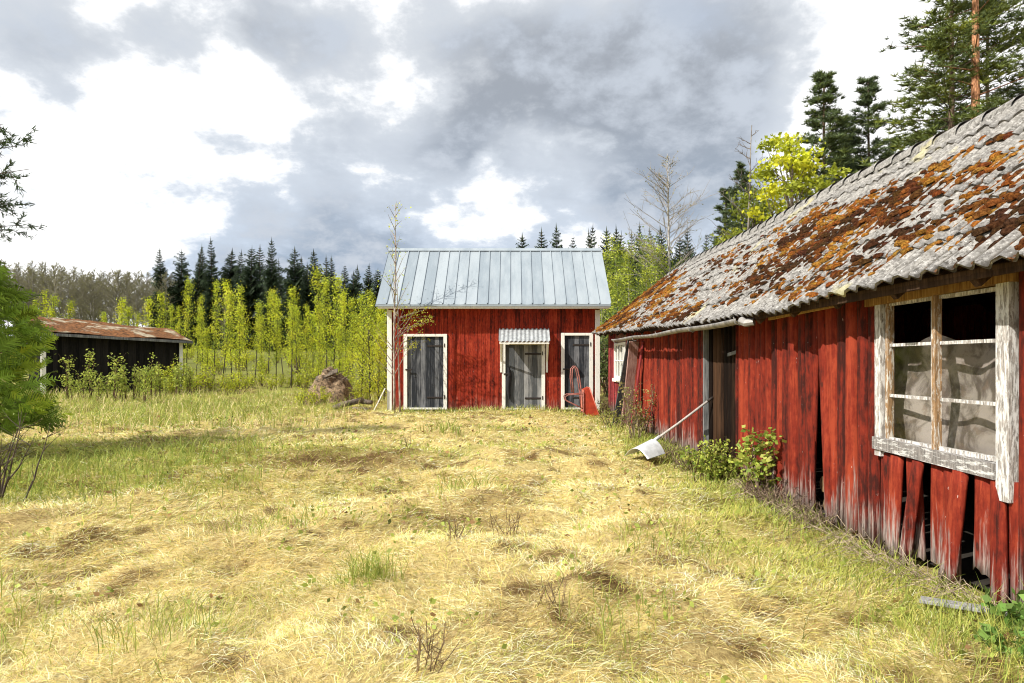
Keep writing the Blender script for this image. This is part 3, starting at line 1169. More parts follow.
win = MB()
bar(win, wy0, wy0 + .11, .70, wz1 + .03, -.02, .062)          # near jamb casing, hangs below the sill
frame_o = win.build('window', M_peel, barn)
tag(frame_o, 'six-pane window with peeling white frame and worn wooden bars')
w2 = MB()
bar(w2, wy1 - .085, wy1, .80, wz1 - .02, -.02, .058)
w2.build('jamb', M_peel, frame_o)
w2 = MB()
bar(w2, wy0 + .112, wy1 + .01, .825, .925, -.01, .075, .5, .855, .955)
w2.build('sill', M_peelh, frame_o)
w3 = MB()
bar(w3, wy0 - .04, wy1 + .14, 2.075, 2.16, -.02, .066, .5, 2.05, 2.13)
tag(w3.build('header', M_raw, frame_o), 'bare yellow wooden header')
w4 = MB()
ym = (wy0 + .11 + wy1 - .085) / 2
bar(w4, ym - .035, ym + .005, .93, 2.08, .0, .05)
tag(w4.build('mullion', M_peelw, frame_o), 'bare worn wooden mullion')
w4 = MB()
bar(w4, wy1 - .145, wy1 - .105, .945, 2.06, -.02, .03)
w4.build('stile', M_peelw, frame_o)
w5 = MB()
bar(w5, ym + .008, ym + .042, .935, 2.07, -.012, .03)
bar(w5, wy0 + .115, wy0 + .140, .935, 2.075, -.015, .025)
for zz in (1.715, 1.305):
    for a, b in ((wy0 + .142, ym - .037), (ym + .044, wy1 - .147)):
        bar(w5, a, b, zz - .012, zz + .012, -.008, .018)
for a, b in ((wy0 + .142, ym - .037), (ym + .044, wy1 - .147)):
    bar(w5, a, b, .932, .965, -.01, .022)
    bar(w5, a, b, 2.035, 2.062, -.01, .022)
w5.build('glazing_bar', M_peel, frame_o)
for a, b in ((wy0 + .142, ym - .037), (ym + .044, wy1 - .147)):
    for z0, z1 in ((.966, 1.292), (1.318, 1.702)):
        g = MB()
        bar(g, a, b, z0, z1, .000, .003)
        g.build('pane', M_glass, frame_o)
# crumpled sheet hung inside behind the lower panes
ny, nz = 46, 34
sv, sq = [], []
for i in range(ny + 1):
    for j in range(nz + 1):
        yy = wy0 - .15 + (wy1 - wy0 + .75) * i / ny
        top = 1.74 + .025 * math.sin(yy * 5.1) + .02 * math.sin(yy * 11 + 1)
        z = .82 + (top - .82) * j / nz
        dxx = .22 * (fbm(np.array([yy * 2.2]), np.array([z * 2.2]), 15, 4)[0] - .5) + .09 * math.sin(z * 7 + yy * 3 + 2.5 * math.sin(yy * 4))
        sv.append((Xw(yy) + .17 + dxx * .35, yy, z))
for i in range(ny):
    for j in range(nz):
        a = i * (nz + 1) + j
        sq.append((a, a + nz + 1, a + nz + 2, a + 1))
sh = MB(); sh.add(sv, sq)
so = sh.build('plastic_sheet', M_sheet, None, True)
rebase(so, (Xw(5) + .17, 5, .82))
tag(so, 'crumpled dusty pinkish sheet hung behind the lower panes of the big barn window', 'sheet')

# plank door of the barn
dm = MB()
y = DOOR[0]
while y < DOOR[1] - .08:
    y1 = min(y + ry.uniform(.13, .19), DOOR[1] - .05)
    slab(dm, y + .004, y1 - .004, gz(y) + .12, eave_z(y) + .1, .010, ry.random(), xo=-.03 + ry.uniform(0, .008), seg=4, wob=.003, nx=5)
    y = y1
dro = dm.build('door', M_brown, barn, True)
tag(dro, 'dark brown bare plank door')
j = MB()
bar(j, DOOR[1] - .05, DOOR[1] + .005, gz(10) + .02, eave_z(10) + .08, -.02, .05)
j.build('door_jamb', M_grey, dro)
j = MB()
bar(j, DOOR[0] - .04, DOOR[0] + .36, 1.70, 1.745, .012, .035, .5, 1.66, 1.705)
j.build('latch_bar', M_grey, dro)

# small window of the far room
sw = MB()
a, b, z0, z1 = SW
bar(sw, a, a + .09, z0, z1, -.02, .035); bar(sw, b - .09, b, z0, z1, -.02, .035)
bar(sw, a + .092, b - .092, z1 - .06, z1, -.02, .034); bar(sw, a + .092, b - .092, z0, z0 + .06, -.02, .034)
swo = sw.build('window', M_white, barn)
tag(swo, 'small white multi-pane window of the far room')
s2 = MB()
bar(s2, a - .1, b + .06, z0 - .09, z0 - .005, -.01, .07)
s2.build('sill', M_white, swo)
s3 = MB()
for k in range(1, 4):
    yy = a + (b - a) * k / 4
    bar(s3, yy - .018, yy + .018, z0 + .062, z1 - .062, -.01, .022)
for k in range(4):
    ya = a + (b - a) * k / 4 + (.092 if k == 0 else .02); yb = a + (b - a) * (k + 1) / 4 - (.092 if k == 3 else .02)
    bar(s3, ya, yb, (z0 + z1) / 2 - .014, (z0 + z1) / 2 + .014, -.008, .02)
s3.build('glazing_bar', M_white, swo)
s4 = MB(); bar(s4, a + .05, b - .05, z0 + .03, z1 - .03, -.006, -.003)
s4.build('pane', M_glass, swo)
sc_ = MB()
nC = 60
vv, ff = [], []
for i in range(nC + 1):
    yy = a + .06 + (b - a - .12) * i / nC
    xo = -.10 + .02 * math.sin(i * 1.35)
    vv += [(wx(yy, xo), yy, z0 + .02), (wx(yy, xo), yy, z1 - .03)]
ff = [(2 * i, 2 * i + 2, 2 * i + 3, 2 * i + 1) for i in range(nC)]
sc_.add(vv, ff)
M_curt = simple('grey_curtain', (.45, .45, .44), .9)
cu = rebase(sc_.build('curtain', M_curt, None, True), (wx(17.1, -.1), 17.1, z0))
tag(cu, 'pale grey curtain behind the small white window at the far end of the barn', 'curtain')

# leaning boards by the far room
def lean_board(a, b, wdt, thk, mat, label, side=(0, 1, 0)):
    m = MB(); m.plank(a, b, wdt, thk, side, (random.random(), .4, 0), .006)
    o = rebase(m.build('leaning_board', mat), a)
    tag(o, label, 'board', 'loose boards leaning on the barn wall')


lean_board((Xw(15.5) - .42, 15.6, gz(15.6) - .02), (Xw(15.3) - .14, 15.15, 2.08), .17, .03, M_grey, 'grey weathered board leaning at the corner of the far room', (1, .25, 0))
lean_board((Xw(15.0) - .30, 15.0, gz(15.0) - .02), (Xw(14.7) - .16, 14.75, 2.04), .22, .028, M_pinkw, 'faded pink board leaning on the barn wall', (1, .25, 0))
lean_board((Xw(14.5) - .28, 14.55, gz(14.5) - .02), (Xw(14.3) - .08, 14.25, 2.02), .15, .028, M_crim, 'red board leaning on the barn wall beside the faded pink one')

# firewood seen through the split
for i, (yy, zz, rr) in enumerate(((6.62, .10, .085), (6.80, .12, .10), (6.72, .29, .075), (6.9, .32, .08))):
    m = MB(); x0 = Xw(yy) + .10
    m.tube([(x0, yy, zz + .02), (x0 + .3, yy + .01, zz + .02), (x0 + .55, yy, zz + .02)], rr, 12)
    o = rebase(m.build('firewood_log', M_logend), (x0, yy, zz))
    tag(o, 'sawn log end showing through the split in the red wall', 'log', 'firewood behind the split wall')

# a board lying in the grass below the window
m = MB(); m.plank((2.58, 4.30, .075), (2.96, 4.03, .085), .09, .025, (.6, .8, .0), (.9, .5, 0), .004)
tag(rebase(m.build('loose_plank', M_grey), (2.52, 4.35, .05)), 'short pale plank lying in the grass below the big window', 'plank')

# ------------------------------------------------------------------ the small red shed with metal roof
SY = 19.5
SX0, SX1 = -3.556, 2.52
SZ0, SZ1 = .24, 3.14
DEP = 3.4
shed = thing('storage_shed', ((SX0 + SX1) / 2, SY, .17), 'small red boarded shed with grey metal roof and three grey plank doors', 'shed')
doors = [(-3.10, -1.86, .26, 2.40), (-.287, .946, .24, 2.17), (1.405, 2.32, .26, 2.43)]
sw_ = MB()
x = SX0 + .02
while x < SX1 - .02:
    x1 = min(x + .118 + .006 * random.random(), SX1 - .01)
    xm = (x + x1) / 2
    spans = [(SZ0, SZ1)]
    for d0, d1, dz0, dz1 in doors:
        if d0 + .03 < xm < d1 - .03:
            spans = [(dz1 - .03, SZ1)]
    for z0, z1 in spans:
        yo = random.uniform(0, .005)
        v = []
        pr = [(0, .0), (.09, -.012), (.91, -.012), (1, 0)]
        n = 8
        rnd = random.random()
        cs = []
        for s in range(n + 1):
            z = z0 + (z1 - z0) * s / n
            for u, o in pr:
                v.append((x + (x1 - x) * u, SY + o - yo, z)); cs.append((rnd * .6 + .2, (z - SZ0) / 2.4, 0))
        f = []
        for s in range(n):
            for q in range(3):
                f.append((s * 4 + q, s * 4 + q + 1, s * 4 + q + 5, s * 4 + q + 4))
        sw_.add(v, f, cs)
    x = x1
tag(sw_.build('wall', M_shedred, shed), 'red tongue and groove front wall')
# side and back walls
sb = MB()
sb.box((SX0, SY + .01, SZ0), (SX0 + .05, SY + DEP, SZ1), (.5, .6, 0))
sb.build('side_wall', M_shedred, shed)
sb = MB()
sb.box((SX1 - .05, SY + .01, SZ0), (SX1, SY + DEP, SZ1), (.5, .6, 0))
sb.build('side_wall', M_shedred, shed)
sb = MB()
sb.box((SX0 + .05, SY + DEP - .05, SZ0), (SX1 - .05, SY + DEP, SZ1), (.5, .6, 0))
sb.build('back_wall', M_shedred, shed)
for xx in (SX0 + .025, SX1 - .025):
    sb = MB()
    sb.add([(xx - .025, SY + .01, SZ1), (xx - .025, SY + DEP, SZ1), (xx - .025, SY + DEP / 2, 4.9), (xx + .025, SY + .01, SZ1), (xx + .025, SY + DEP, SZ1), (xx + .025, SY + DEP / 2, 4.9)],
           [(0, 1, 2), (3, 5, 4), (0, 2, 5, 3), (1, 4, 5, 2)], (.5, .6, 0))
    sb.build('gable_wall', M_shedred, shed)
sb = MB()
sb.box((SX0 + .05, SY + .25, SZ0), (SX1 - .05, SY + .28, SZ1 - .02), (.3, .6, 0))
sb.build('partition_wall', M_shedred, shed)
# base beam and stones
bb = MB(); bb.box((SX0 + .03, SY + .03, .08), (SX1 - .03, SY + .2, SZ0 + .02))
bb.build('sill_beam', M_black, shed)
for xx in (-3.4, -1.5, .3, 1.9):
    s = MB(); s.box((xx - .22, SY - .05, .0), (xx + .22, SY + .25, .215), bev=.05)
    s.build('foundation_stone', M_stone, shed)
# corner boards
for xa, xb in ((SX0 - .02, SX0 + .115), (SX1 - .14, SX1 + .0)):
    c = MB(); c.box((xa, SY - .04, SZ0 - .03), (xb, SY + .012, SZ1 - .05), bev=.004)
    c.build('corner_board', M_white, shed)
fc = MB(); fc.box((-3.77, SY - .42, SZ1 - .04), (2.74, SY - .385, SZ1 + .065), bev=.004)
fc.box((-3.77, SY - .384, SZ1 - .02), (2.74, SY - .02, SZ1 + .0))
fc.build('fascia', M_white, shed)
# metal roof
RX0, RX1 = -3.83, 2.77
RY0, RZ0, RY1, RZ1 = SY - .46, SZ1 + .075, SY + DEP / 2, 5.10
mr_ = MB()
npan = 21
for sg in (0, 1):
    for k in range(npan):
        xa = RX0 + (RX1 - RX0) * k / npan; xb = RX0 + (RX1 - RX0) * (k + 1) / npan
        rnd = random.random()
        n = 6
        vv, ff = [], []
        wv = random.uniform(0, 6)
        for s in range(n + 1):
            t = s / n
            yy = RY0 + (RY1 - RY0) * t
            if sg: yy = 2 * RY1 - yy
            zz = RZ0 + (RZ1 - RZ0) * t
            dz = .006 * math.sin(wv + t * 4)
            vv += [(xa + .012, yy, zz), ((xa + xb) / 2, yy, zz + dz), (xb - .012, yy, zz), (xb - .010, yy, zz + .035), (xb + .010, yy, zz + .035), (xb + .012, yy, zz)]
        for s in range(n):
            a = s * 6; b = a + 6
            for q in range(5):
                ff.append((a + q, a + q + 1, b + q + 1, b + q) if not sg else (a + q, b + q, b + q + 1, a + q + 1))
        mr_.add(vv, ff, (rnd, .5, .5))
    # underside and drip edge
y_ = [(RY0, RZ0), (RY1, RZ1), (2 * RY1 - RY0, RZ0)]
vv = []
for xx in (RX0, RX1):
    for yy, zz in y_:
        vv += [(xx, yy, zz - .004), (xx, yy, zz - .06)]
mr_.add(vv, [(0, 2, 3, 1), (2, 4, 5, 3), (6, 7, 9, 8), (8, 9, 11, 10), (1, 3, 9, 7), (3, 5, 11, 9), (0, 1, 7, 6), (4, 10, 11, 5)], (.4, .5, .5))
rf = mr_.build('roof', M_mroof, shed)
rc = MB()
rc.add([(RX0 - .01, RY1 - .10, RZ1 - .045), (RX1 + .01, RY1 - .10, RZ1 - .045), (RX1 + .01, RY1, RZ1 + .05), (RX0 - .01, RY1, RZ1 + .05), (RX0 - .01, RY1 + .10, RZ1 - .045), (RX1 + .01, RY1 + .10, RZ1 - .045)],
       [(0, 1, 2, 3), (3, 2, 5, 4)], (.6, .5, .5))
rc.build('ridge_cap', M_mroof, rf)
# doors
DM = [M_dgrey, M_grey, M_dgrey]
for di, (d0, d1, z0, z1) in enumerate(doors):
    fwid = .10
    fr = MB()
    rec = .0 if di != 1 else .0
    fr.box((d0, SY - .055, z0 - .02), (d0 + fwid, SY + .06, z1), bev=.004)
    fr.box((d1 - fwid, SY - .055, z0 - .02), (d1, SY + .06, z1), bev=.004)
    fr.box((d0 + fwid + .001, SY - .052, z1 - fwid * .75), (d1 - fwid - .001, SY + .06, z1 - .001), bev=.004)
    fr.box((d0 + fwid + .001, SY - .05, z0 - .02), (d1 - fwid - .001, SY + .06, z0 + .03), bev=.004)
    dd = MB()
    x = d0 + fwid + .004
    while x < d1 - fwid - .01:
        x1 = min(x + .12 + .02 * random.random(), d1 - fwid - .004)
        dd.box((x + .002, SY + .004 + .004 * random.random(), z0 + .034), (x1 - .002, SY + .04, z1 - fwid * .75 - .004), (random.random(), .5, 0), bev=.003)
        x = x1
    do = dd.build('door', DM[di], shed)
    tag(do, ['dark grey plank door on the left', 'pale grey plank door under the little canopy', 'dark grey plank door behind the wheelbarrow'][di])
    fr.build('door_frame', M_white, do)
    for zz in (z0 + .32, z1 - .34):
        h = MB()
        h.box((d1 - fwid - .48, SY - .010, zz - .025), (d1 - fwid + .015, SY + .003, zz + .025), bev=.004)
        h.box((d1 - fwid + .015, SY - .066, zz - .04), (d1 - fwid + .04, SY - .056, zz + .07))
        h.build('hinge', M_iron, do)
    h = MB()
    zl = (z0 + z1) / 2 + .05
    h.box((d0 + .05, SY - .075, zl - .02), (d0 + fwid + .14, SY - .056, zl + .02), bev=.004)
    h.tube([(d0 + fwid + .1, SY - .06, zl - .02), (d0 + fwid + .1, SY - .085, zl - .07), (d0 + fwid + .1, SY - .06, zl - .12)], .01, 6)
    h.build('latch', M_iron, do)
# canopy over the middle door
cn = MB()
cx0, cx1 = -.37, 1.06
vv, ff = [], []
nW = 84
for i in range(nW + 1):
    xx = cx0 + (cx1 - cx0) * i / nW
    hh = .016 * math.cos(2 * math.pi * i / nW * 12)
    for t in (0, .5, 1):
        vv.append((xx, SY - .60 + .58 * t, 2.175 + .38 * t + hh))
for i in range(nW):
    for q in range(2):
        a = i * 3 + q
        ff.append((a, a + 3, a + 4, a + 1))
cn.add(vv, ff)
co_ = cn.build('canopy', M_galv, shed, True)
cs_ = MB()
cs_.box((cx0 + .02, SY - .575, 2.10), (cx1 - .02, SY - .545, 2.165), bev=.004)
for xx in (cx0 + .03, cx1 - .09):
    cs_.box((xx, SY - .08, 1.30), (xx + .055, SY - .016, 2.42), bev=.004)
    cs_.plank((xx + .03, SY - .06, 1.62), (xx + .03, SY - .54, 2.13), .05, .04, (1, 0, 0))
    cs_.plank((xx + .03, SY - .08, 2.45), (xx + .03, SY - .545, 2.15), .05, .04, (1, 0, 0))
cs_.build('bracket', M_white, co_)

# thin near-black tapered sheet standing for the dark patch on the middle door
dark_patch = MB()
rp = []
for s in range(9):
    z = 1.45 - s * .115
    for q in range(7):
        th = q / 6
        wdt_ = [.05, .10, .15, .17, .17, .15, .12, .09, .05][s]
        rp.append((-.10 + (th - .5) * wdt_ + .02 * math.sin(s), SY - .03 - .05 * math.sin(th * math.pi) - .008 * math.sin(q * 2.5 + s), z))
dark_patch.add(rp, [(s * 7 + q, s * 7 + q + 1, s * 7 + q + 8, s * 7 + q + 7) for s in range(8) for q in range(6)])
M_patch = simple('patch_dark', (.022, .022, .026), .95)
o = rebase(dark_patch.build('door_patch', M_patch, None, True), (-.10, SY - .03, .53))
tag(o, 'dark tapered patch at the left edge of the middle grey door', 'dark_patch')

# ------------------------------------------------------------------ dark open-country shed on the left
A = Vector((-17.2, 25.0)); B = Vector((-13.85, 28.4))
dl = (B - A).normalized(); nn = Vector((-dl.y, dl.x))
if nn.x > 0: nn = -nn
woodshed = thing('woodshed', (A.x, A.y, .45), 'low black timber shed with rust-mossy roof and white corner posts', 'shed')


def q3(s, d_, z):
    p = A + dl * s + nn * d_
    return (p.x, p.y, z)


LEN = (B - A).length
wl = MB()
s = 0.0
while s < LEN - .02:
    s1 = min(s + .14, LEN)
    top = 2.66 - .15 * s / LEN
    p = [q3(s + .003, 0, .35), q3(s1 - .003, 0, .35), q3(s1 - .003, 0, top), q3(s + .003, 0, top), q3(s + .003, .03, .35), q3(s1 - .003, .03, .35), q3(s1 - .003, .03, top), q3(s + .003, .03, top)]
    wl.add(p, [(0, 1, 2, 3), (4, 7, 6, 5), (0, 4, 5, 1), (1, 5, 6, 2), (2, 6, 7, 3), (3, 7, 4, 0)], (random.random(), .5, 0))
    s = s1
wl.build('wall', M_black, woodshed)
for s in (0.0, LEN - .03):
    wl = MB()
    p = [q3(s, .03, .35), q3(s + .03, .03, .35), q3(s + .03, 2.6, .35), q3(s, 2.6, .35), q3(s, .03, 2.6), q3(s + .03, .03, 2.6), q3(s + .03, 2.6, 2.6), q3(s, 2.6, 2.6)]
    wl.add(p, [(0, 1, 5, 4), (1, 2, 6, 5), (2, 3, 7, 6), (3, 0, 4, 7)], (.5, .5, 0))
    wl.build('side_wall', M_black, woodshed)
for s0, s1 in ((-.10, .05), (LEN - .05, LEN + .08)):
    c = MB()
    top = 2.64 - .15 * max(s0, 0) / LEN
    p = [q3(s0, -.05, .3), q3(s1, -.05, .3), q3(s1, .05, .3), q3(s0, .05, .3), q3(s0, -.05, top), q3(s1, -.05, top), q3(s1, .05, top), q3(s0, .05, top)]
    c.add(p, [(0, 1, 5, 4), (1, 2, 6, 5), (2, 3, 7, 6), (3, 0, 4, 7), (4, 5, 6, 7)])
    c.build('corner_post', M_white, woodshed)


def wroof(s, t):
    """t: 0 at the eave, 1 at the top edge"""
    z0 = 2.68 - .17 * s / LEN; z1 = 3.42 - .36 * s / LEN
    return Vector(q3(s, -.35 + 2.5 * t, z0 + (z1 - z0) * t + .03 * math.sin(s * 2 + t * 4)))


wr = MB()
nS, nT = 60, 24
for lay in (0, 1):
    vv, ff = [], []
    for i in range(nS + 1):
        for k in range(nT + 1):
            p = wroof(-.35 + (LEN + .7) * i / nS, k / nT)
            if lay == 0:
                p.z += .05 * float(fbm(np.array([i * .35]), np.array([k * .35]), 12, 3)[0])
            else:
                p.z -= .05
            vv.append(p)
    for i in range(nS):
        for k in range(nT):
            a = i * (nT + 1) + k
            ff.append((a, a + nT + 1, a + nT + 2, a + 1) if lay == 0 else (a, a + 1, a + nT + 2, a + nT + 1))
    wr.add(vv, ff, (.5, .5, 0))


def mossroof_mat():
    m, k = new_mat('mossy_felt_roof')
    co = obj_co(k)
    a = k.noise(co, .9, 5, .6); b = k.noise(co, 9, 5, .65)
    c = k.mix(k.mapr(b, .35, .65), (.06, .030, .014), (.23, .100, .040))
    g = k.mix(k.mapr(b, .35, .65), (.22, .18, .12), (.40, .35, .26))
    col = k.mix(k.mapr(a, .50, .58), c, g)
    principled(k, col, .95, spec=.1, bump=b, bstr=.6, bdist=.03)
    return m


tag(wr.build('roof', mossroof_mat(), woodshed, True), 'roof covered with rust-brown moss and a pale bare patch')
ef = MB()
ef.plank(wroof(-.36, 0) + Vector((.03, -.03, -.045)), wroof(LEN + .36, 0) + Vector((.03, -.03, -.045)), .10, .03, (0, 0, 1))
ef.build('fascia', M_grey, woodshed)

# ------------------------------------------------------------------ wheelbarrow, tipped up on its nose
WBY = 18.15
wb = thing('wheelbarrow', (2.0, WBY, .16), 'red wheelbarrow tipped up on end between the shed door and the barn corner', 'wheelbarrow')
g0 = .15


def wp(xp, yp, dy=0):
    p = px(xp, yp, WBY); p.y += dy
    return p


prof = [wp(584.5, 390), wp(589.5, 387.5), wp(603.5, 427), wp(598.5, 427.5), wp(584, 412)]
DY = .55
vs_ = [p + Vector((.0, -.0, 0)) for p in prof] + [p + Vector((-.02, DY, 0)) for p in prof]
n = len(prof)
tr = MB()
# the two cheeks, the floor (left) and nose; open towards the right
inset = Vector((.0, .02, 0))
tr.add(vs_, [(0, 4, 3, 2, 1), (5, 6, 7, 8, 9), (0, 5, 9, 4), (4, 9, 8, 3), (0, 1, 6, 5), (3, 8, 7, 2)])
tro = tr.build('tray', M_barrow, wb)
rim = MB()
rim.tube([prof[1], prof[2], prof[2] + Vector((-.02, DY, 0)), prof[1] + Vector((-.02, DY, 0)), prof[1]], .014, 8)
rim.build('rim', M_barrow_in, tro, True)
fl = MB()
fl.add([prof[0] + Vector((-.006, -.006, 0)), prof[4] + Vector((-.006, -.006, 0)), prof[4] + Vector((-.03, DY, 0)), prof[0] + Vector((-.03, DY, 0))], [(0, 1, 2, 3)])
fl.build('tray_floor', M_barrow_in, tro)
for dy in (-.02, DY):
    hd = MB()
    a = wp(583, 408, dy); b = wp(581.5, 392, dy)
    top = [wp(579.5, 378, dy), wp(577.5, 369, dy), wp(575, 366, dy), wp(572.5, 369, dy), wp(572, 378, dy), wp(573.5, 393, dy)]
    hd.tube([a, b] + top, .016, 8)
    hd.build('handle', M_tubered, wb, True)
    lg = MB()
    lg.tube([wp(583.5, 394, dy), wp(575, 394.5, dy), wp(568, 395, dy), wp(565.3, 397, dy), wp(566, 400.5, dy), wp(574, 404.5, dy), wp(583.5, 409, dy)], .014, 8)
    lg.build('leg', M_tubered, wb, True)
    ft = MB()
    ft.tube([wp(583.2, 392, dy), wp(583.4, 412, dy), wp(582.8, 419, dy)], .016, 8)
    ft.build('frame', M_tubered, wb, True)
for xx, dy in ((577, .1), (585.5, .18)):
    c = wp(xx, 420.5, dy)
    ty = MB()
    vv, ff = [], []
    nu, nv = 24, 8
    for i in range(nu):
        th = 2 * math.pi * i / nu
        for q in range(nv):
            ph = 2 * math.pi * q / nv
            rr = .115 + .035 * math.cos(ph)
            vv.append(c + Vector((.04 * math.sin(ph) + .5 * 0, rr * math.cos(th), rr * math.sin(th))))
    for i in range(nu):
        for q in range(nv):
            ff.append((i * nv + q, ((i + 1) % nu) * nv + q, ((i + 1) % nu) * nv + (q + 1) % nv, i * nv + (q + 1) % nv))
    ty.add(vv, ff)
    wo = ty.build('wheel', M_rubber, wb, True)
    rm = MB(); rm.tube([c + Vector((-.03, 0, 0)), c + Vector((.03, 0, 0))], .085, 16)
    rm.build('rim', M_rim, wo)
ax_ = MB(); ax_.tube([wp(574, 420.5, .12), wp(590, 420.5, .16)], .012, 8)
ax_.build('axle', M_iron, wb)

# ------------------------------------------------------------------ snow shovel leaning on the barn
shv = thing('shovel', (2.05, 10.25, tz(2.0, 10.2)), 'pale metal snow shovel with long wooden shaft leaning on the red wall', 'shovel')
gzv = tz(2.0, 10.25)
ring = Vector((2.12, 10.2, gzv + .25)); tip = Vector((Xw(10.05) - .06, 10.05, 1.01))
sd_ = (tip - ring).normalized()
sft = MB(); sft.tube([ring - sd_ * .06, ring + (tip - ring) * .5 + Vector((0, 0, -.01)), tip], [.020, .018, .018], 10)
sft.build('shaft', M_shaft, shv, True)
gp = MB(); gp.tube([tip - sd_ * .01, tip + sd_ * .09], [.021, .019], 10)
gp.build('grip', M_iron, shv, True)
bl = MB()
dirv = Vector((-.80, -.60, 0))     # the blade points away from the wall
sidev = Vector((-dirv.y, dirv.x, 0))
vv, ff = [], []
nu, nv = 14, 10
for lay in (0, .006):
    for i in range(nu + 1):
        u = i / nu - .5
        for q in range(nv + 1):
            v = q / nv
            p = Vector((2.10, 10.2, gzv)) + dirv * (.38 * v - .03) + sidev * (u * .45)
            zz = .20 * (1 - (2 * u) ** 2 * .95) * (1 - .30 * v) + .03 + .05 * (1 - v) - lay
            vv.append(p + Vector((0, 0, zz)))
base2 = (nu + 1) * (nv + 1)
for lay in (0, 1):
    for i in range(nu):
        for q in range(nv):
            a = lay * base2 + i * (nv + 1) + q
            f = (a, a + nv + 1, a + nv + 2, a + 1)
            ff.append(f if lay == 0 else f[::-1])
for i in range(nu):
    a = i * (nv + 1) + nv
    ff.append((a, a + nv + 1, a + nv + 1 + base2, a + base2))
bl.add(vv, ff)
bl.build('scoop', M_alu, shv, True)
sk = MB(); sk.tube([ring - sd_ * .10, ring + sd_ * .12], .026, 10)
sk.build('socket', M_alu, shv, True)

# ------------------------------------------------------------------ logs, earth heap, stake
M_oldlog = wood_mat('old_grey_log', (.06, .05, .04), (.30, .24, .18))
for a, b, r, lab in (((-5.05, 19.2, .30), (-4.30, 19.55, .52), .085, 'grey weathered log lying with its near end in the grass left of the shed'),
                     ((-4.62, 19.7, .47), (-4.02, 19.5, .44), .075, 'dark log lying across the pale one left of the shed'),
                     ((-4.75, 19.35, .22), (-4.05, 19.25, .24), .08, 'lowest dark log of the three left of the shed')):
    m = MB()
    a = Vector(a); b = Vector(b)
    m.tube([a, a.lerp(b, .35) + Vector((0, 0, .02)), a.lerp(b, .7), b], [r * .8, r, r * .95, r * .85], 10)
    tag(rebase(m.build('fallen_log', M_oldlog, None, True), a), lab, 'log', 'logs lying left of the red shed')

hp = thing('earth_heap', (-5.9, 22.2, .25), 'brown heap of earth and roots with a flat slab of wood on top', 'heap')
hv, hf = [], []
nu, nv = 80, 40
hr_ = random.Random(2)
for j in range(nv + 1):
    for i in range(nu):
        th = 2 * math.pi * i / nu
        rr = 1 - j / nv
        ko = .75 + .5 * float(fbm(np.array([math.cos(th) * 1.5 + rr * 2]), np.array([math.sin(th) * 1.5 + 4]), 18, 3)[0])
        x = -5.85 + math.cos(th) * rr * 1.08 * ko; y = 22.4 + math.sin(th) * rr * .9 * ko
        k = float(fbm(np.array([x * 2.1]), np.array([y * 2.1]), 8, 4)[0])
        z = .15 + 1.38 * (1 - rr ** 1.35) * (.85 + .3 * math.cos(th + 2.6) * rr) + (k - .5) * .9 * (1 - rr * .5) + .22 * (float(fbm(np.array([x * 8]), np.array([y * 8]), 28, 3)[0]) - .5)
        hv.append((x, y, z))
for j in range(nv):
    for i in range(nu):
        i2 = (i + 1) % nu
        hf.append((j * nu + i, j * nu + i2, (j + 1) * nu + i2, (j + 1) * nu + i))
hm = MB(); hm.add(hv, hf)
M_earth = simple('dry_brown_earth', (.22, .155, .095), .95, 0, .8, 14)
hm.build('soil', M_earth, hp, True)
h2 = MB()
h2.plank((-6.35, 22.0, 1.05), (-5.65, 22.1, 1.33), .28, .05, (0, 1, .6), (.4, .5, 0), .02)
h2.build('slab', M_oldlog, hp)
h2 = MB()
for _ in range(60):
    th = hr_.random() * 6.28; rr = hr_.random() ** .6
    x = -5.85 + math.cos(th) * rr * 1.0; y = 22.3 + math.sin(th) * rr * .7 - .2
    z = .25 + 1.15 * (1 - rr ** 1.5)
    d = Vector((hr_.uniform(-1, 1), hr_.uniform(-.6, .2), hr_.uniform(-.3, .5))) * .3
    h2.tube([(x, y, z), Vector((x, y, z)) + d], [.014, .005], 4, (hr_.random(), .5, 0))
tag(h2.build('roots', M_oldlog, hp), kind='stuff')
m = MB(); m.plank((-3.92, 19.25, .2), (-3.62, 19.42, .85), .05, .025, (0, 1, 0))
tag(rebase(m.build('stake', M_white), (-3.92, 19.25, .2)), 'thin white stake leaning on the left corner of the red shed', 'stake')


# ------------------------------------------------------------------ vegetation builders
def leaf_quads(P, size, R_, col, colvar=.18, aspect=.55, droop=None):
    """one small diamond leaf per point"""
    n = len(P)
    P = np.asarray(P, float)
    a = R_.normal(size=(n, 3)); a[:, 2] *= .7
    if droop is not None: a = a * .7 + droop
    a /= np.linalg.norm(a, axis=1)[:, None]
    b = R_.normal(size=(n, 3))
    b -= (b * a).sum(1)[:, None] * a
    b /= np.linalg.norm(b, axis=1)[:, None] + 1e-9
    sz = (size * (.65 + .7 * R_.random(n)))[:, None]
    V = np.stack([P - a * sz * .5, P + b * sz * aspect * .5 + a * sz * .05, P + a * sz * .5, P - b * sz * aspect * .5 + a * sz * .05], 1)
    q = (np.arange(n) * 4)[:, None] + np.array([[0, 1, 2, 3]])
    c = np.asarray(col, float)
    if c.ndim == 1: c = np.repeat(c[None], n, 0)
    c = c * (1 + R_.normal(0, colvar, n)[:, None])
    return V.reshape(-1, 3), q, np.repeat(np.clip(c, .005, .9), 4, 0)


def wobble_line(R_, a, b, n, amp):
    a = np.array(a, float); b = np.array(b, float)
    t = np.linspace(0, 1, n)[:, None]
    p = a + (b - a) * t
    off = np.cumsum(R_.normal(0, amp, (n, 3)), 0); off[:, 2] *= .3
    return p + off * (t * (1.2 - t))


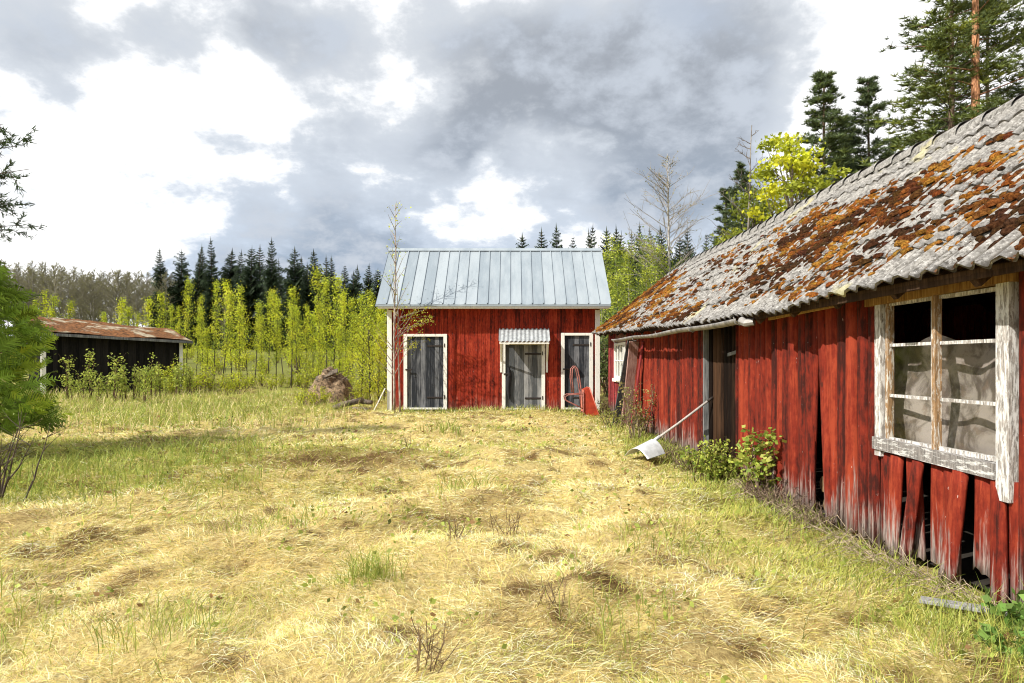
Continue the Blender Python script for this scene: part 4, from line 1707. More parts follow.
def attach(root, trunk_mb, V, Q, C, mat, T=None, crown='crown'):
    trunk_mb.build('trunk', M_bark, None, True) if root is None else None
    t = link_local('trunk', trunk_mb, M_bark, root)
    me = np_mesh(crown, V, quads=Q, tris=T, col=C, mat=mat)
    link(crown, me, root)


def link_local(name, mb, mat, root):
    """mesh given in the thing's own coordinates"""
    me = bpy.data.meshes.new(name)
    me.from_pydata([tuple(v) for v in mb.V], [], mb.F)
    ca = me.color_attributes.new('Col', 'FLOAT_COLOR', 'POINT')
    c4 = np.ones((len(mb.V), 4), np.float32); c4[:, :3] = np.array(mb.C, np.float32)
    ca.data.foreach_set('color', c4.ravel())
    me.materials.append(mat)
    me.polygons.foreach_set('use_smooth', np.ones(len(me.polygons), bool))
    me.update()
    return link(name, me, root)


def clone(root, loc, sc=1.0, rz=0.0, label=None):
    r = root.copy(); COL.objects.link(r)
    r.location = loc; r.scale = (sc,) * 3; r.rotation_euler = (0, 0, rz)
    if label: r['label'] = label
    for ch in root.children:
        c = ch.copy(); COL.objects.link(c); c.parent = r
    return r


prnd = random.Random(21)


class Proto:
    """a variant of a plant: first use places the original, later uses copy it"""
    def __init__(self, root):
        self.root = root; self.used = False

    def put(self, x, y, sc=1.0, rz=0.0, label=None, group=None, dz=-.05, vary=True):
        z = tz(x, y) + dz
        if not self.used:
            self.used = True
            r = self.root
            r.location = (x, y, z); r.scale = (sc,) * 3; r.rotation_euler = (0, 0, rz)
        else:
            r = clone(self.root, (x, y, z), sc, rz)
        if vary:
            k = prnd.uniform(.78, 1.25)
            r.scale = (sc * k, sc * k, sc); r.rotation_euler = (prnd.gauss(0, .04), prnd.gauss(0, .04), rz)
        if label: r['label'] = label
        if group: r['group'] = group
        return r


def new_plant(name, label, cat, group=None):
    r = thing(name, (0, 0, 0), label, cat, group)
    return r


def make_birch(seed, H, rad, nb, nl, lsize, cols, base=.2, up=1.1, bark=(.30, .27, .23), name='young_birch', r0=.035, lean=.0, cat='tree', clump=.13):
    R_ = np.random.default_rng(seed)
    root = new_plant(name, 'tree', cat)
    tm = MB()
    line = wobble_line(R_, (0, 0, 0), (lean * H, 0, H), 9, .03 * H / 6)
    tm.tube(line, list(np.linspace(r0, .006, 9)), 6, bark)
    pts, pc = [], []
    for i in range(nb):
        t = base + (1 - base) * (i + R_.random()) / nb
        t = min(t, .97)
        k = t * 8; k0 = min(int(k), 7)
        p = line[k0] + (line[k0 + 1] - line[k0]) * (k - k0)
        ll = rad * (1.15 - .85 * ((t - base) / (1 - base)) ** 1.3) * (.6 + .6 * R_.random())
        th = R_.random() * 6.28
        d = np.array([math.cos(th), math.sin(th), up * (.7 + .7 * R_.random())]); d /= np.linalg.norm(d)
        e = p + d * ll * 1.35
        bl_ = wobble_line(R_, p, e, 5, .03)
        tm.tube(bl_, [.011, .009, .007, .005, .003], 4, tuple(c * .8 for c in bark), False)
        m = int(nl / nb * (.5 + R_.random()))
        tt = R_.random(m) ** .8
        q = p + (e - p) * tt[:, None] + R_.normal(0, clump, (m, 3)) * (.5 + .7 * tt[:, None])
        pts.append(q)
        c = np.array(cols[R_.integers(len(cols))]) * (.75 + .5 * R_.random())
        pc.append(np.repeat(c[None], m, 0))
    P = np.concatenate(pts); C0 = np.concatenate(pc)
    V, Q, C = leaf_quads(P, lsize, R_, C0, .2, .7)
    attach(root, tm, V, Q, C, M_leaf, crown='crown')
    return Proto(root)


def make_bare(seed, H, stems, spread, nb, depth2=True, bark=(.38, .36, .33), buds=0, budcol=(.22, .22, .07), name='bare_birch', r0=.10, twig=(.24, .21, .18), up=1.0, rad=1.0, tw=.012):
    R_ = np.random.default_rng(seed)
    root = new_plant(name, 'tree', 'tree')
    tm = MB(); cm = MB()
    bud = []
    for s in range(stems):
        th = R_.random() * 6.28
        hh = H * (1 - .12 * s * R_.random())
        tip = (math.cos(th) * spread, math.sin(th) * spread * .6, hh)
        st = (math.cos(th) * .12 * (stems > 1), math.sin(th) * .12 * (stems > 1), 0)
        line = wobble_line(R_, st, tip, 12, .05)
        tm.tube(line, list(np.linspace(r0 * (1 - .2 * s), .012, 12)), 7, bark)
        for i in range(nb):
            t = .28 + .70 * (i + R_.random()) / nb
            t = min(t, .985)
            k = t * 11; k0 = min(int(k), 10)
            p = line[k0] + (line[k0 + 1] - line[k0]) * (k - k0)
            ll = rad * (.35 + .9 * math.sin(min(1, (t - .2) * 1.35) * math.pi) ** .7) * (.6 + .6 * R_.random()) * (1.1 - .5 * t)
            a = R_.random() * 6.28
            d = np.array([math.cos(a), math.sin(a), up * (.5 + .7 * R_.random())]); d /= np.linalg.norm(d)
            e = p + d * ll * 1.6
            bl_ = wobble_line(R_, p, e, 5, .05)
            cm.tube(bl_, [tw * 1.7, tw * 1.4, tw * 1.1, tw * .8, tw * .5], 3, twig, False)
            for q in range(6 if depth2 else 3):
                u = .25 + .75 * R_.random(); kk = min(int(u * 4), 3)
                p2 = bl_[kk] + (bl_[kk + 1] - bl_[kk]) * (u * 4 - kk)
                d2 = d * .8 + R_.normal(0, .5, 3); d2[2] += .25
                d2 /= np.linalg.norm(d2)
                e2 = p2 + d2 * ll * (.35 + .4 * R_.random())
                cm.tube([p2, (p2 + e2) / 2 + R_.normal(0, .02, 3), e2], [tw * .8, tw * .6, tw * .4], 3, twig, False)
                if buds:
                    tt = R_.random(buds)[:, None]
                    bud.append(p2 + (e2 - p2) * tt + R_.normal(0, .06, (buds, 3)))
    link_local('trunk', tm, M_bark, root)
    V = np.array([tuple(v) for v in cm.V]); Q = np.array(cm.F); C = np.array(cm.C)
    if bud:
        P = np.concatenate(bud)
        V2, Q2, C2 = leaf_quads(P, .10 if H > 8 else .05, R_, np.array(budcol), .25)
        Q = np.concatenate([Q, Q2 + len(V)]); V = np.concatenate([V, V2]); C = np.concatenate([C, C2])
    link('crown', np_mesh('crown', V, quads=Q, col=C, mat=M_leaf), root)
    return Proto(root)


def make_spruce(seed, H, rad, name='spruce', col=(.030, .048, .022)):
    R_ = np.random.default_rng(seed)
    root = new_plant(name, 'tree', 'tree')
    tm = MB(); tm.tube([(0, 0, 0), (0, 0, H * .5), (.03, 0, H)], [.02 * H, .011 * H, .01], 7, (.16, .11, .08))
    V, T, C = [], [], []
    nwh = int(H * 3.0)
    for wv in range(nwh):
        t = .06 + .94 * wv / nwh
        z = H * t
        rr = rad * (1 - t) ** .8 * (.75 + .4 * R_.random()) + .07 * rad
        nb = 9 if t < .8 else 6
        for b in range(nb):
            th = 6.28 * (b + R_.random()) / nb
            L = rr * (.6 + .6 * R_.random())
            if R_.random() < .08: continue
            d = np.array([math.cos(th), math.sin(th), 0]); sdv = np.array([-d[1], d[0], 0])
            dr = (-.42 + .75 * t) + R_.normal(0, .1)
            p0 = np.array([0, 0, z]); nst = 4
            cc = np.array(col) * (.6 + .8 * R_.random())
            for s in range(nst + 2):
                u = (s + .6) / (nst + 2)
                c = p0 + d * L * u + np.array([0, 0, dr * L * u + .22 * L * u * u])
                w_ = L * .42 * (1 - .4 * u) * (.6 + .6 * R_.random())
                for sg in (-1, 1):
                    tipp = c + sdv * sg * w_ * .9 + d * w_ * .75 + np.array([0, 0, -w_ * (.55 + .8 * R_.random())])
                    k = len(V)
                    V += [c - d * w_ * .40 + np.array([0, 0, .10 * w_]), c + d * w_ * .40, tipp]
                    T.append((k, k + 1, k + 2)); C += [cc * (1 + .2 * R_.normal())] * 3
            k = len(V)
            e = p0 + d * L * 1.08 + np.array([0, 0, dr * L + .26 * L])
            V += [p0 + d * L * .3 + sdv * .05 * L, p0 + d * L * .3 - sdv * .05 * L + np.array([0, 0, dr * L * .3]), e]
            T.append((k, k + 1, k + 2)); C += [cc] * 3
    # leader
    k = len(V); V += [(-.05 * rad, 0, H * .95), (.05 * rad, 0, H * .95), (.0, 0, H * 1.03)]; T.append((k, k + 1, k + 2)); C += [np.array(col)] * 3
    attach(root, tm, np.array(V), None, np.clip(np.array(C), .004, .5), M_needle, T=np.array(T))
    return Proto(root)


def make_pine(seed, H, rad, c0, nb, tufts=13, trunkcol=(.42, .20, .10), r0=.19, col=(.050, .078, .026), name='pine', cone=.5, lean=0.0, bare=0):
    """c0: height share at which the crown starts; tufts of long needles along each limb"""
    R_ = np.random.default_rng(seed)
    root = new_plant(name, 'tree', 'tree')
    tm = MB()
    line = wobble_line(R_, (0, 0, 0), (lean, 0, H), 12, .05)
    cols_ = []
    tm.tube(line, list(np.linspace(r0, .03, 12)), 10, trunkcol)
    V, T, C = [], [], []
    for i in range(nb):
        t = c0 + (1 - c0) * (i + R_.random() * .8) / nb
        t = min(t, .99)
        k = t * 11; k0 = min(int(k), 10)
        p = line[k0] + (line[k0 + 1] - line[k0]) * (k - k0)
        u = (t - c0) / (1 - c0)
        L = rad * (1 - u) ** cone * (.55 + .6 * R_.random()) * (.7 + .3 * min(1, u * 5)) + .25
        th = R_.random() * 6.28 + i * 2.4
        d = np.array([math.cos(th), math.sin(th), -.12 + .75 * u + .15 * R_.normal()])
        e = p + d * L
        bl_ = wobble_line(R_, p, e, 6, .05)
        tm.tube(bl_, [.035 * (1.1 - u), .028 * (1.1 - u), .02, .014, .010, .006], 4, tuple(c * .55 for c in trunkcol), False)
        if i < bare: continue
        m = int(tufts * (.6 + .6 * R_.random()) * (.5 + .5 * L / rad))
        for q in range(m):
            v = .25 + .75 * R_.random() ** .6
            kk = min(int(v * 5), 4)
            c = bl_[kk] + (bl_[kk + 1] - bl_[kk]) * (v * 5 - kk) + R_.normal(0, .17 * L * .5 + .06, 3) * np.array([1, 1, .45])
            c[2] += .05
            cc = np.array(col) * (.55 + .9 * R_.random())
            if R_.random() < .2: cc = cc * np.array([1.5, 1.35, .9])
            for nn_ in range(13):
                dd = R_.normal(0, 1, 3); dd[2] = abs(dd[2]) * .6; dd = dd + d * .5; dd /= np.linalg.norm(dd)
                ln = .17 + .12 * R_.random()
                sv = np.cross(dd, R_.normal(0, 1, 3)); sv /= np.linalg.norm(sv) + 1e-9
                k_ = len(V)
                V += [c - sv * .018, c + sv * .018, c + dd * ln]
                T.append((k_, k_ + 1, k_ + 2)); C += [cc * (1 + .15 * R_.normal())] * 3
    attach(root, tm, np.array(V), None, np.clip(np.array(C), .004, .5), M_needle, T=np.array(T))
    return Proto(root)


def make_broadleaf(seed, H, centre, axes, ncl, per, lsize, cols, r0=.12, bark=(.22, .18, .14), name='maple', clr=.32, cat='tree'):
    R_ = np.random.default_rng(seed)
    root = new_plant(name, 'tree', cat)
    tm = MB()
    cz = centre[2]
    line = wobble_line(R_, (0, 0, 0), (centre[0] * .7, centre[1] * .7, cz + axes[2] * .5), 10, .05)
    tm.tube(line, list(np.linspace(r0, .03, 10)), 8, bark)
    P, CC = [], []
    for i in range(ncl):
        v = R_.normal(size=3); v /= np.linalg.norm(v)
        r = R_.random() ** .35
        c = np.array(centre) + v * r * np.array(axes) * (.75 + .4 * R_.random())
        k = R_.integers(3, 9)
        b = wobble_line(R_, line[k], c, 5, .04)
        tm.tube(b, [.03, .024, .018, .012, .006], 4, bark, False)
        m = int(per * (.5 + R_.random()))
        P.append(c + R_.normal(0, clr, (m, 3)) * np.array([1, 1, .62]))
        col = np.array(cols[R_.integers(len(cols))]) * (.8 + .4 * R_.random())
        CC.append(np.repeat(col[None], m, 0))
    V, Q, C = leaf_quads(np.concatenate(P), lsize, R_, np.concatenate(CC), .18, .75)
    attach(root, tm, V, Q, C, M_leaf)
    return Proto(root)


def make_shrub(seed, stems, H, spread, nl, lsize, cols, name, cat='shrub', stemcol=(.20, .13, .08), bare=False, up=.0, part='foliage', thin=1.0, side=.16):
    R_ = np.random.default_rng(seed)
    root = new_plant(name, 'shrub', cat)
    tm = MB(); P, CC = [], []
    for s in range(stems):
        th = R_.random() * 6.28
        hh = H * (.55 + .5 * R_.random())
        b0 = np.array([R_.normal(0, spread * .25), R_.normal(0, spread * .25), 0])
        e = b0 + np.array([math.cos(th) * spread * R_.random(), math.sin(th) * spread * R_.random(), hh])
        l_ = wobble_line(R_, b0, e, 7, .035 * H)
        tm.tube(l_, list(np.linspace(.007 * (1 + H) * thin, .002, 7)), 5, stemcol, False)
        for q in range(4):
            u = .35 + .6 * R_.random(); kk = min(int(u * 6), 5)
            p2 = l_[kk]
            e2 = p2 + np.array([R_.normal(0, side), R_.normal(0, side), .10 + .14 * R_.random()]) * H
            tm.tube([p2, (p2 + e2) / 2 + R_.normal(0, .01, 3), e2], [.004 * (1 + H * .5) * thin, .003 * thin, .0015], 4, stemcol, False)
            if not bare:
                m = max(1, int(nl / stems / 5))
                P.append(p2 + (e2 - p2) * R_.random(m)[:, None] + R_.normal(0, .035 * H, (m, 3)))
        if not bare:
            m = max(1, int(nl / stems / 5))
            tt = .3 + .7 * R_.random(m)
            kk = np.minimum((tt * 6).astype(int), 5)
            P.append(l_[kk] + R_.normal(0, .04 * H, (m, 3)))
    link_local('stem', tm, M_bark, root)
    if not bare:
        P = np.concatenate(P); P[:, 2] = np.maximum(P[:, 2], .03)
        c = np.array([cols[i] for i in R_.integers(len(cols), size=len(P))])
        V, Q, C = leaf_quads(P, lsize, R_, c, .2, .75)
        link(part, np_mesh(part, V, quads=Q, col=C, mat=M_leaf), root)
    return Proto(root)


YG = [(.50, .54, .030), (.42, .48, .035), (.60, .60, .05), (.30, .37, .04)]
# ---- row of young birches between the dark shed and the red shed
birch = [make_birch(100 + i, 5.2, .55, 38, 1700, .070, YG, base=(.12, .30, .18, .36, .14, .26, .20, .32)[i], up=1.7, bark=(.10, .085, .06), clump=.11) for i in range(8)]
G1 = 'young birches in fresh leaf beyond the yard'
# (photo x, photo y of the tip, distance)
ROW = [(152, 297, 33), (163, 290, 31), (178, 285, 34), (186, 277, 30), (196, 284, 36), (203, 275, 31), (214, 281, 35), (222, 290, 30), (232, 277, 33), (240, 282, 37),
       (248, 284, 31), (255, 290, 34), (262, 286, 30), (268, 292, 37), (276, 297, 31), (284, 285, 33), (292, 280, 36), (298, 287, 30), (306, 292, 34), (313, 282, 31), (321, 268, 33),
       (327, 276, 36), (333, 272, 31), (340, 280, 34), (347, 290, 30), (353, 286, 35), (360, 282, 31), (366, 293, 28), (373, 291, 33), (380, 300, 29), (386, 298, 34), (377, 315, 26), (363, 318, 27),
       (209, 300, 28), (238, 304, 28), (291, 305, 28), (318, 302, 28), (340, 310, 27), (172, 305, 37), (260, 308, 40), (225, 305, 40), (300, 310, 40), (350, 312, 40), (388, 322, 25)]
labs1 = ['slender young birch with yellow-green leaves in the row left of the red shed']
for i, (xp, yp, Y) in enumerate(ROW):
    p = px(xp, yp, Y)
    hgt = (p.z - tz(p.x, p.y)) * (1, .97, .78, 1, .88, .70, 1)[i % 7]
    birch[i % 8].put(p.x, p.y, hgt / 5.25, prnd.random() * 6.28, labs1[0], G1)
for i, (xp, yp, Y) in enumerate([(42, 290, 33), (52, 294, 34), (62, 300, 34), (108, 312, 36), (122, 298, 36), (127, 306, 35), (140, 312, 36), (32, 298, 35)]):
    p = px(xp, yp, Y)
    birch[(i + 2) % 6].put(p.x, p.y, (p.z - tz(p.x, p.y)) / 5.25, prnd.random() * 6.28, 'small yellow-green birch top showing above the roof of the black shed', 'birches behind the black shed')

lowb = [make_birch(120 + i, 3.2, .70, 30, 1500, .065, YG, base=.05, up=1.3, bark=(.10, .085, .06), clump=.14) for i in range(2)]
for i, (xp, yp, Y) in enumerate([(370, 303, 23.5), (384, 290, 24), (361, 322, 24.5), (379, 335, 22), (388, 318, 22.5)]):
    p = px(xp, yp, Y)
    lowb[i % 2].put(p.x, p.y, (p.z - tz(p.x, p.y)) / 3.25, prnd.random() * 6.28, 'bushy young birch leafy to the ground right beside the left corner of the red shed', 'bushy birches by the shed corner')

# ---- undergrowth of shoots at the birches' feet
shoot = [make_shrub(300 + i, 11, 1.2, .6, 700, .065, YG, 'birch_shoots', 'shrub') for i in range(3)]
for i in range(28):
    xp = 150 + 240 * (i + .5 * prnd.random()) / 28; Y = prnd.uniform(25, 31)
    p = px(xp, 380, Y)
    shoot[i % 3].put(p.x, p.y, prnd.uniform(.4, 1.05), prnd.random() * 6.28, 'low leafy shoots at the feet of the young birch row', 'low shoots under the birch row')
for i in range(30):
    xp = 150 + 245 * (i + .9 * prnd.random()) / 30; Y = prnd.uniform(36, 64)
    p = px(xp, 360, Y)
    shoot[i % 3].put(p.x, p.y, prnd.uniform(.6, 1.5), prnd.random() * 6.28, 'small yellow-green shrub in the field beyond the birch row', 'field shrubs beyond the birch row')
# ---- tall weeds before the black shed
weed = [make_shrub(340 + i, 4, 1.5, .10, 260, .065, [(.38, .44, .08), (.46, .50, .10), (.26, .34, .06)], 'tall_weed', 'weed', side=.055) for i in range(4)]
for i in range(22):
    xp = 64 + 132 * (i + .6 * prnd.random()) / 22; Y = prnd.uniform(21.5, 24)
    if xp > 150: Y = prnd.uniform(23.5, 26)
    p = px(xp, 380, Y)
    weed[i % 4].put(p.x, p.y, prnd.uniform(.65, 1.15), prnd.random() * 6.28, 'tall upright green weed growing before the black shed wall', 'weeds before the black shed')

# ---- grey leafless wood on the left horizon
bare = [make_bare(400 + i, 13, 1, .7, 64, False, (.34, .32, .28), 9, (.27, .26, .10), 'leafless_birch', .10, (.25, .23, .17), 1.0, 1.75, .034) for i in range(5)]
G2 = 'grey leafless trees of the wood on the left horizon'
for i in range(150):
    xp = -60 + 345 * (i + .7 * prnd.random()) / 150
    Y = prnd.uniform(84, 128)
    top = np.interp(xp, [-60, 10, 60, 110, 150, 200, 270], [262, 262, 268, 274, 272, 285, 292]) + prnd.uniform(-5, 9)
    p = px(xp, top, Y)
    bare[i % 5].put(p.x, p.y, max(.5, (p.z - tz(p.x, p.y)) / 13), prnd.random() * 6.28, 'grey leafless tree in the far wood on the left horizon', G2)

# ---- spruces on the left skyline
spr = [make_spruce(500 + i, 14, [2.2, 2.7, 1.9, 2.4, 2.0, 2.9][i]) for i in range(6)]
G3 = 'dark spruces on the skyline left of the shed'
SP = [(165, 247, 88), (182, 249, 88), (193, 246, 86), (205, 244, 90), (213, 237, 86), (226, 247, 90), (238, 249, 88), (249, 246, 86), (260, 245, 90), (272, 237, 78), (284, 258, 92), (295, 247, 84), (304, 256, 90), (315, 250, 88), (326, 255, 92),
      (335, 256, 86), (344, 262, 90), (355, 265, 86), (365, 262, 90), (376, 268, 88), (222, 260, 95), (310, 262, 80), (330, 266, 80), (350, 270, 78)]
for i, (xp, yp, Y) in enumerate(SP):
    p = px(xp, yp, Y)
    lab = 'dark pointed spruce standing on the skyline above the young birches'
    if xp == 272: lab = 'tallest dark spruce on the skyline above the young birches'
    if xp == 165: lab = 'dark spruce at the left end of the skyline row, beside the grey wood'
    spr[i % 6].put(p.x, p.y, (p.z - tz(p.x, p.y)) / 14.2, prnd.random() * 6.28, lab, G3)

# ---- wood behind the shed on the right
G4 = 'dark spruces behind the right end of the red shed'
SP2 = [(521, 233, 62), (541, 228, 62), (560, 222, 58), (570, 232, 62), (582, 222, 60), (593, 228, 57), (606, 225, 60), (614, 231, 55), (622, 224, 58), (632, 229, 60), (641, 221, 56), (655, 226, 60), (668, 224, 62), (690, 224, 58), (678, 232, 54), (703, 232, 56), (648, 240, 50), (600, 246, 50), (625, 250, 48),
       (716, 236, 52), (612, 262, 44), (640, 262, 44), (662, 255, 44), (690, 250, 44)]
for i, (xp, yp, Y) in enumerate(SP2):
    p = px(xp, yp, Y)
    lab = 'dark spruce top rising above the metal roof ridge' if xp < 597 else 'dark spruce in the wood between the shed and the barn roof'
    spr[(i * 5 + 1) % 6].put(p.x, p.y, (p.z - tz(p.x, p.y)) / 14.2, prnd.random() * 6.28, lab, G4)
GB = [(.24, .31, .045), (.34, .40, .05), (.16, .22, .04), (.42, .46, .06)]
tallb = [make_birch(600 + i, 8, 1.35, 40, 2000, .12, GB, base=.28, up=1.0, bark=(.42, .40, .35), name='green_birch', r0=.07, clump=.22) for i in range(3)]
for i, (xp, yp, Y) in enumerate([(605, 252, 36), (612, 246, 38), (622, 240, 38), (631, 250, 35), (641, 238, 39), (650, 243, 36), (658, 248, 34), (688, 260, 36), (700, 262, 38), (714, 248, 34), (725, 242, 33), (646, 270, 31), (618, 275, 32), (676, 268, 32), (603, 290, 31), (735, 235, 32)]):
    p = px(xp, yp, Y)
    tallb[i % 3].put(p.x, p.y, (p.z - tz(p.x, p.y)) / 8.1, prnd.random() * 6.28, 'birch in light green leaf standing behind the gap between shed and barn' if xp < 665 else 'green-leaved birch rising just behind the far half of the barn ridge', 'green birches behind the barn')
under = [make_shrub(640 + i, 10, 2.2, .9, 800, .09, [(.08, .12, .03), (.12, .16, .04), (.05, .08, .025)], 'understory_bush', 'bush') for i in range(2)]
for i in range(16):
    xp = 596 + 130 * (i + .6 * prnd.random()) / 16; Y = prnd.uniform(25, 31)
    p = px(xp, 340, Y)
    under[i % 2].put(p.x, p.y, prnd.uniform(1.0, 1.7), prnd.random() * 6.28, 'dark leafy bush under the trees behind the barn', 'bushes behind the barn')

# ---- tall leafless birch with two stems behind the far end of the barn
tb = make_bare(700, 12, 2, .75, 40, True, (.56, .54, .50), 1, (.30, .28, .12), 'bare_birch', .11, (.42, .38, .34), .8, 1.75, .014)
p = px(673, 155, 34)
tb.put(p.x, p.y, (p.z - tz(p.x, p.y)) / 12, 1.0, 'tall leafless birch with pale stems standing behind the far end of the barn')
tb2 = make_bare(705, 8, 1, .2, 26, True, (.33, .30, .27), 0, (.2, .2, .1), 'bare_birch', .06, (.22, .19, .17), .9, .8, .010)
p = px(742, 100 + 30, 27)
tb2.put(p.x, p.y, (p.z - tz(p.x, p.y)) / 8, 1.0, 'thin leafless sapling poking up beside the yellow-green maple')

# ---- maple in bright yellow-green leaf
MY = [(.54, .57, .035), (.60, .60, .04), (.44, .48, .04), (.32, .36, .04)]
mp = make_broadleaf(720, 9, (0, 0, 7.4), (1.55, 1.4, 2.0), 56, 85, .14, MY, clr=.17)
p = px(793, 185, 24)
o = mp.put(p.x, p.y, 1.0, .4, vary=False, label= 'bright yellow-green maple showing above the middle of the barn ridge')
mp2 = make_broadleaf(722, 9, (0, 0, 6.2), (1.5, 1.3, 1.9), 42, 80, .14, [(.20, .24, .03), (.30, .32, .035), (.14, .18, .03)], name='leafy_tree', clr=.28)
p = px(748, 222, 27)
mp2.put(p.x, p.y, 1.02, 1.4, 'olive-green leafy tree left of the yellow-green maple')

# ---- pines
pn = [make_pine(800, 14, 2.6, .24, 130, 40, name='pine', col=(.092, .128, .050), trunkcol=(.20, .13, .09), cone=1.0), make_pine(801, 14, 2.3, .26, 110, 34, name='pine', col=(.088, .122, .054), r0=.13, trunkcol=(.15, .11, .085), cone=1.0), make_pine(802, 14, 2.6, .26, 110, 42, col=(.12, .155, .04), trunkcol=(.2, .14, .1))]
for k, xp, yp, Y, lab, rz in ((0, 824, 74, 30, 'dense dark pine rising directly behind the yellow-green maple', 0), (1, 868, 80, 31, 'slim pine with an open crown right of the maple', 1.0), (1, 742, 165, 33, 'dark pine left of the yellow-green maple', 2.2),
                              (1, 726, 190, 36, 'small dark pine at the left end of the pines behind the barn', 4.0), (0, 846, 120, 36, 'pine half hidden between the dense dark pine and the slim one', 2.0), (1, 890, 140, 36, 'low pine behind the slim pine', 0.5)):
    p = px(xp, yp, Y)
    pn[k].put(p.x, p.y, (p.z - tz(p.x, p.y)) / 14, rz, lab, 'pines behind the barn', vary=False)
p = px(948, 0, 25)
pn[2].put(p.x, p.y, 1.15, .3, 'big bushy pine with sunlit green boughs left of the orange trunk', 'pines behind the barn', vary=False)
bigp = make_pine(810, 22, 2.8, .42, 56, 22, (.55, .27, .14), .23, (.09, .125, .042), 'pine', .5, 0)
p = px(976, 60, 24)
bigp.put(p.x, p.y, 1.0, 0, 'tall pine with a bare orange trunk at the right edge', 'pines behind the barn', vary=False)
bigp2 = make_pine(811, 17, 2.5, .34, 76, 32, (.24, .19, .13), .12, (.08, .11, .036), 'pine', .4, 0)
p = px(992, 60, 26)
bigp2.put(p.x, p.y, 1.0, 0, 'pine with a thin greenish trunk right of the orange one', 'pines behind the barn')
p = px(1040, 60, 28)
bigp2.put(p.x, p.y, .98, 2, 'pine cut off by the right edge of the photo', 'pines behind the barn')


# ---- thuja at the left edge
def make_thuja(seed, H, rad, sprays, col, name, zmin=.1, gaps=.0, size=.36):
    R_ = np.random.default_rng(seed)
    root = new_plant(name, 'tree', 'tree')
    tm = MB(); line = wobble_line(R_, (0, 0, 0), (0, 0, H), 8, .04)
    tm.tube(line, list(np.linspace(.12, .02, 8)), 8, (.20, .13, .09))
    Vs, Ts, Cs = [], [], []
    for i in range(sprays):
        t = zmin + (1 - zmin) * R_.random() ** 1.1
        th = R_.random() * 6.28
        prof_ = rad * (1 - ((t - .25) / .80) ** 2 if t > .25 else 1 - ((.25 - t) / .5) ** 2)
        prof_ = max(prof_, .15) * (.82 + .3 * float(fbm(np.array([th * 1.4]), np.array([t * 7]), 3, 3)[0]) * 2 - .15)
        rr = prof_ * (.45 + .6 * R_.random() ** .6)
        base_ = np.array([math.cos(th) * rr, math.sin(th) * rr, t * H])
        d = np.array([math.cos(th), math.sin(th), .25 + .5 * R_.random()]) + R_.normal(0, .35, 3); d /= np.linalg.norm(d)
        sv = np.cross(d, R_.normal(0, 1, 3)); sv /= np.linalg.norm(sv)
        if R_.random() < .12:
            tm.tube([(0, 0, t * H * .85), base_ * np.array([.5, .5, .95]), base_], [.016, .011, .006], 4, (.18, .12, .08), False)
        L = size * (.6 + .7 * R_.random())
        cc = np.array(col) * (.35 + 1.0 * R_.random())
        if R_.random() < .25: cc = cc * np.array([1.6, 1.4, 1.0])
        for k in range(11):
            u = k / 10
            c = base_ + d * L * u + np.array([0, 0, -.25 * L * u * u])
            w_ = L * (.42 * (1 - u) + .10) * (.7 + .5 * R_.random())
            for sg in (-1, 1):
                tip_ = c + sv * sg * w_ + d * w_ * .75 + np.array([0, 0, -.25 * w_]) + R_.normal(0, .012, 3)
                q = len(Vs)
                wd_ = .012
                Vs += [c - d * wd_, c + d * wd_, tip_ + d * wd_ * .7, tip_ - d * wd_ * .5]
                Ts.append((q, q + 1, q + 2, q + 3)); Cs += [cc * (1 + .14 * R_.normal())] * 4
    attach(root, tm, np.array(Vs), np.array(Ts), np.clip(np.array(Cs), .005, .6), M_leaf)
    return Proto(root)


th = make_thuja(900, 3.5, 1.18, 1250, (.24, .36, .05), 'thuja', .13, size=.30)
th.put(-8.62, 10.4, 1.0, .5, 'bright green thuja with feathery sprays at the left edge of the yard', vary=False)


# conifer whose trunk stands outside the left edge; its limbs reach in
def make_larch(seed):
    R_ = np.random.default_rng(seed)
    root = new_plant('conifer', 'tree', 'tree')
    tm = MB(); H = 7.0
    line = wobble_line(R_, (0, 0, 0), (0, 0, H), 10, .03)
    tm.tube(line, list(np.linspace(.13, .02, 10)), 8, (.15, .10, .07))
    Vs, Ts, Cs = [], [], []
    for i in range(58):
        t = .50 + .48 * i / 58
        th_ = i * 2.4
        L = (1.7 * (1 - t) * 2 + .3) * (.7 + .5 * R_.random())
        if i % 6 == 0: th_ = R_.normal(0, .25); L *= 1.25
        d = np.array([math.cos(th_), math.sin(th_), .12 + .4 * (t - .5)])
        p0 = np.array([0, 0, t * H]); e = p0 + d * L
        b = wobble_line(R_, p0, e, 6, .05)
        tm.tube(b, [.02, .017, .014, .011, .008, .004], 4, (.12, .09, .07), False)
        for q in range(9):
            u = .3 + .7 * R_.random(); kk = min(int(u * 5), 4)
            p2 = b[kk] + (b[kk + 1] - b[kk]) * (u * 5 - kk)
            d2 = d + R_.normal(0, .55, 3); d2 /= np.linalg.norm(d2)
            e2 = p2 + d2 * (.22 + .25 * R_.random())
            tm.tube([p2, e2], [.006, .003], 3, (.12, .09, .06), False)
            for k in range(34):
                c = p2 + (e2 - p2) * R_.random() + R_.normal(0, .018, 3)
                dd = R_.normal(0, 1, 3); dd += d2; dd /= np.linalg.norm(dd)
                sv = np.cross(dd, R_.normal(0, 1, 3)); sv /= np.linalg.norm(sv)
                k_ = len(Vs); ln = .07 + .05 * R_.random()
                Vs += [c - sv * .011, c + sv * .011, c + dd * ln]
                cc = np.array((.05, .085, .03)) * (.6 + .8 * R_.random())
                Ts.append((k_, k_ + 1, k_ + 2)); Cs += [cc] * 3
    attach(root, tm, np.array(Vs), None, np.array(Cs), M_needle, T=np.array(Ts))
    return Proto(root)


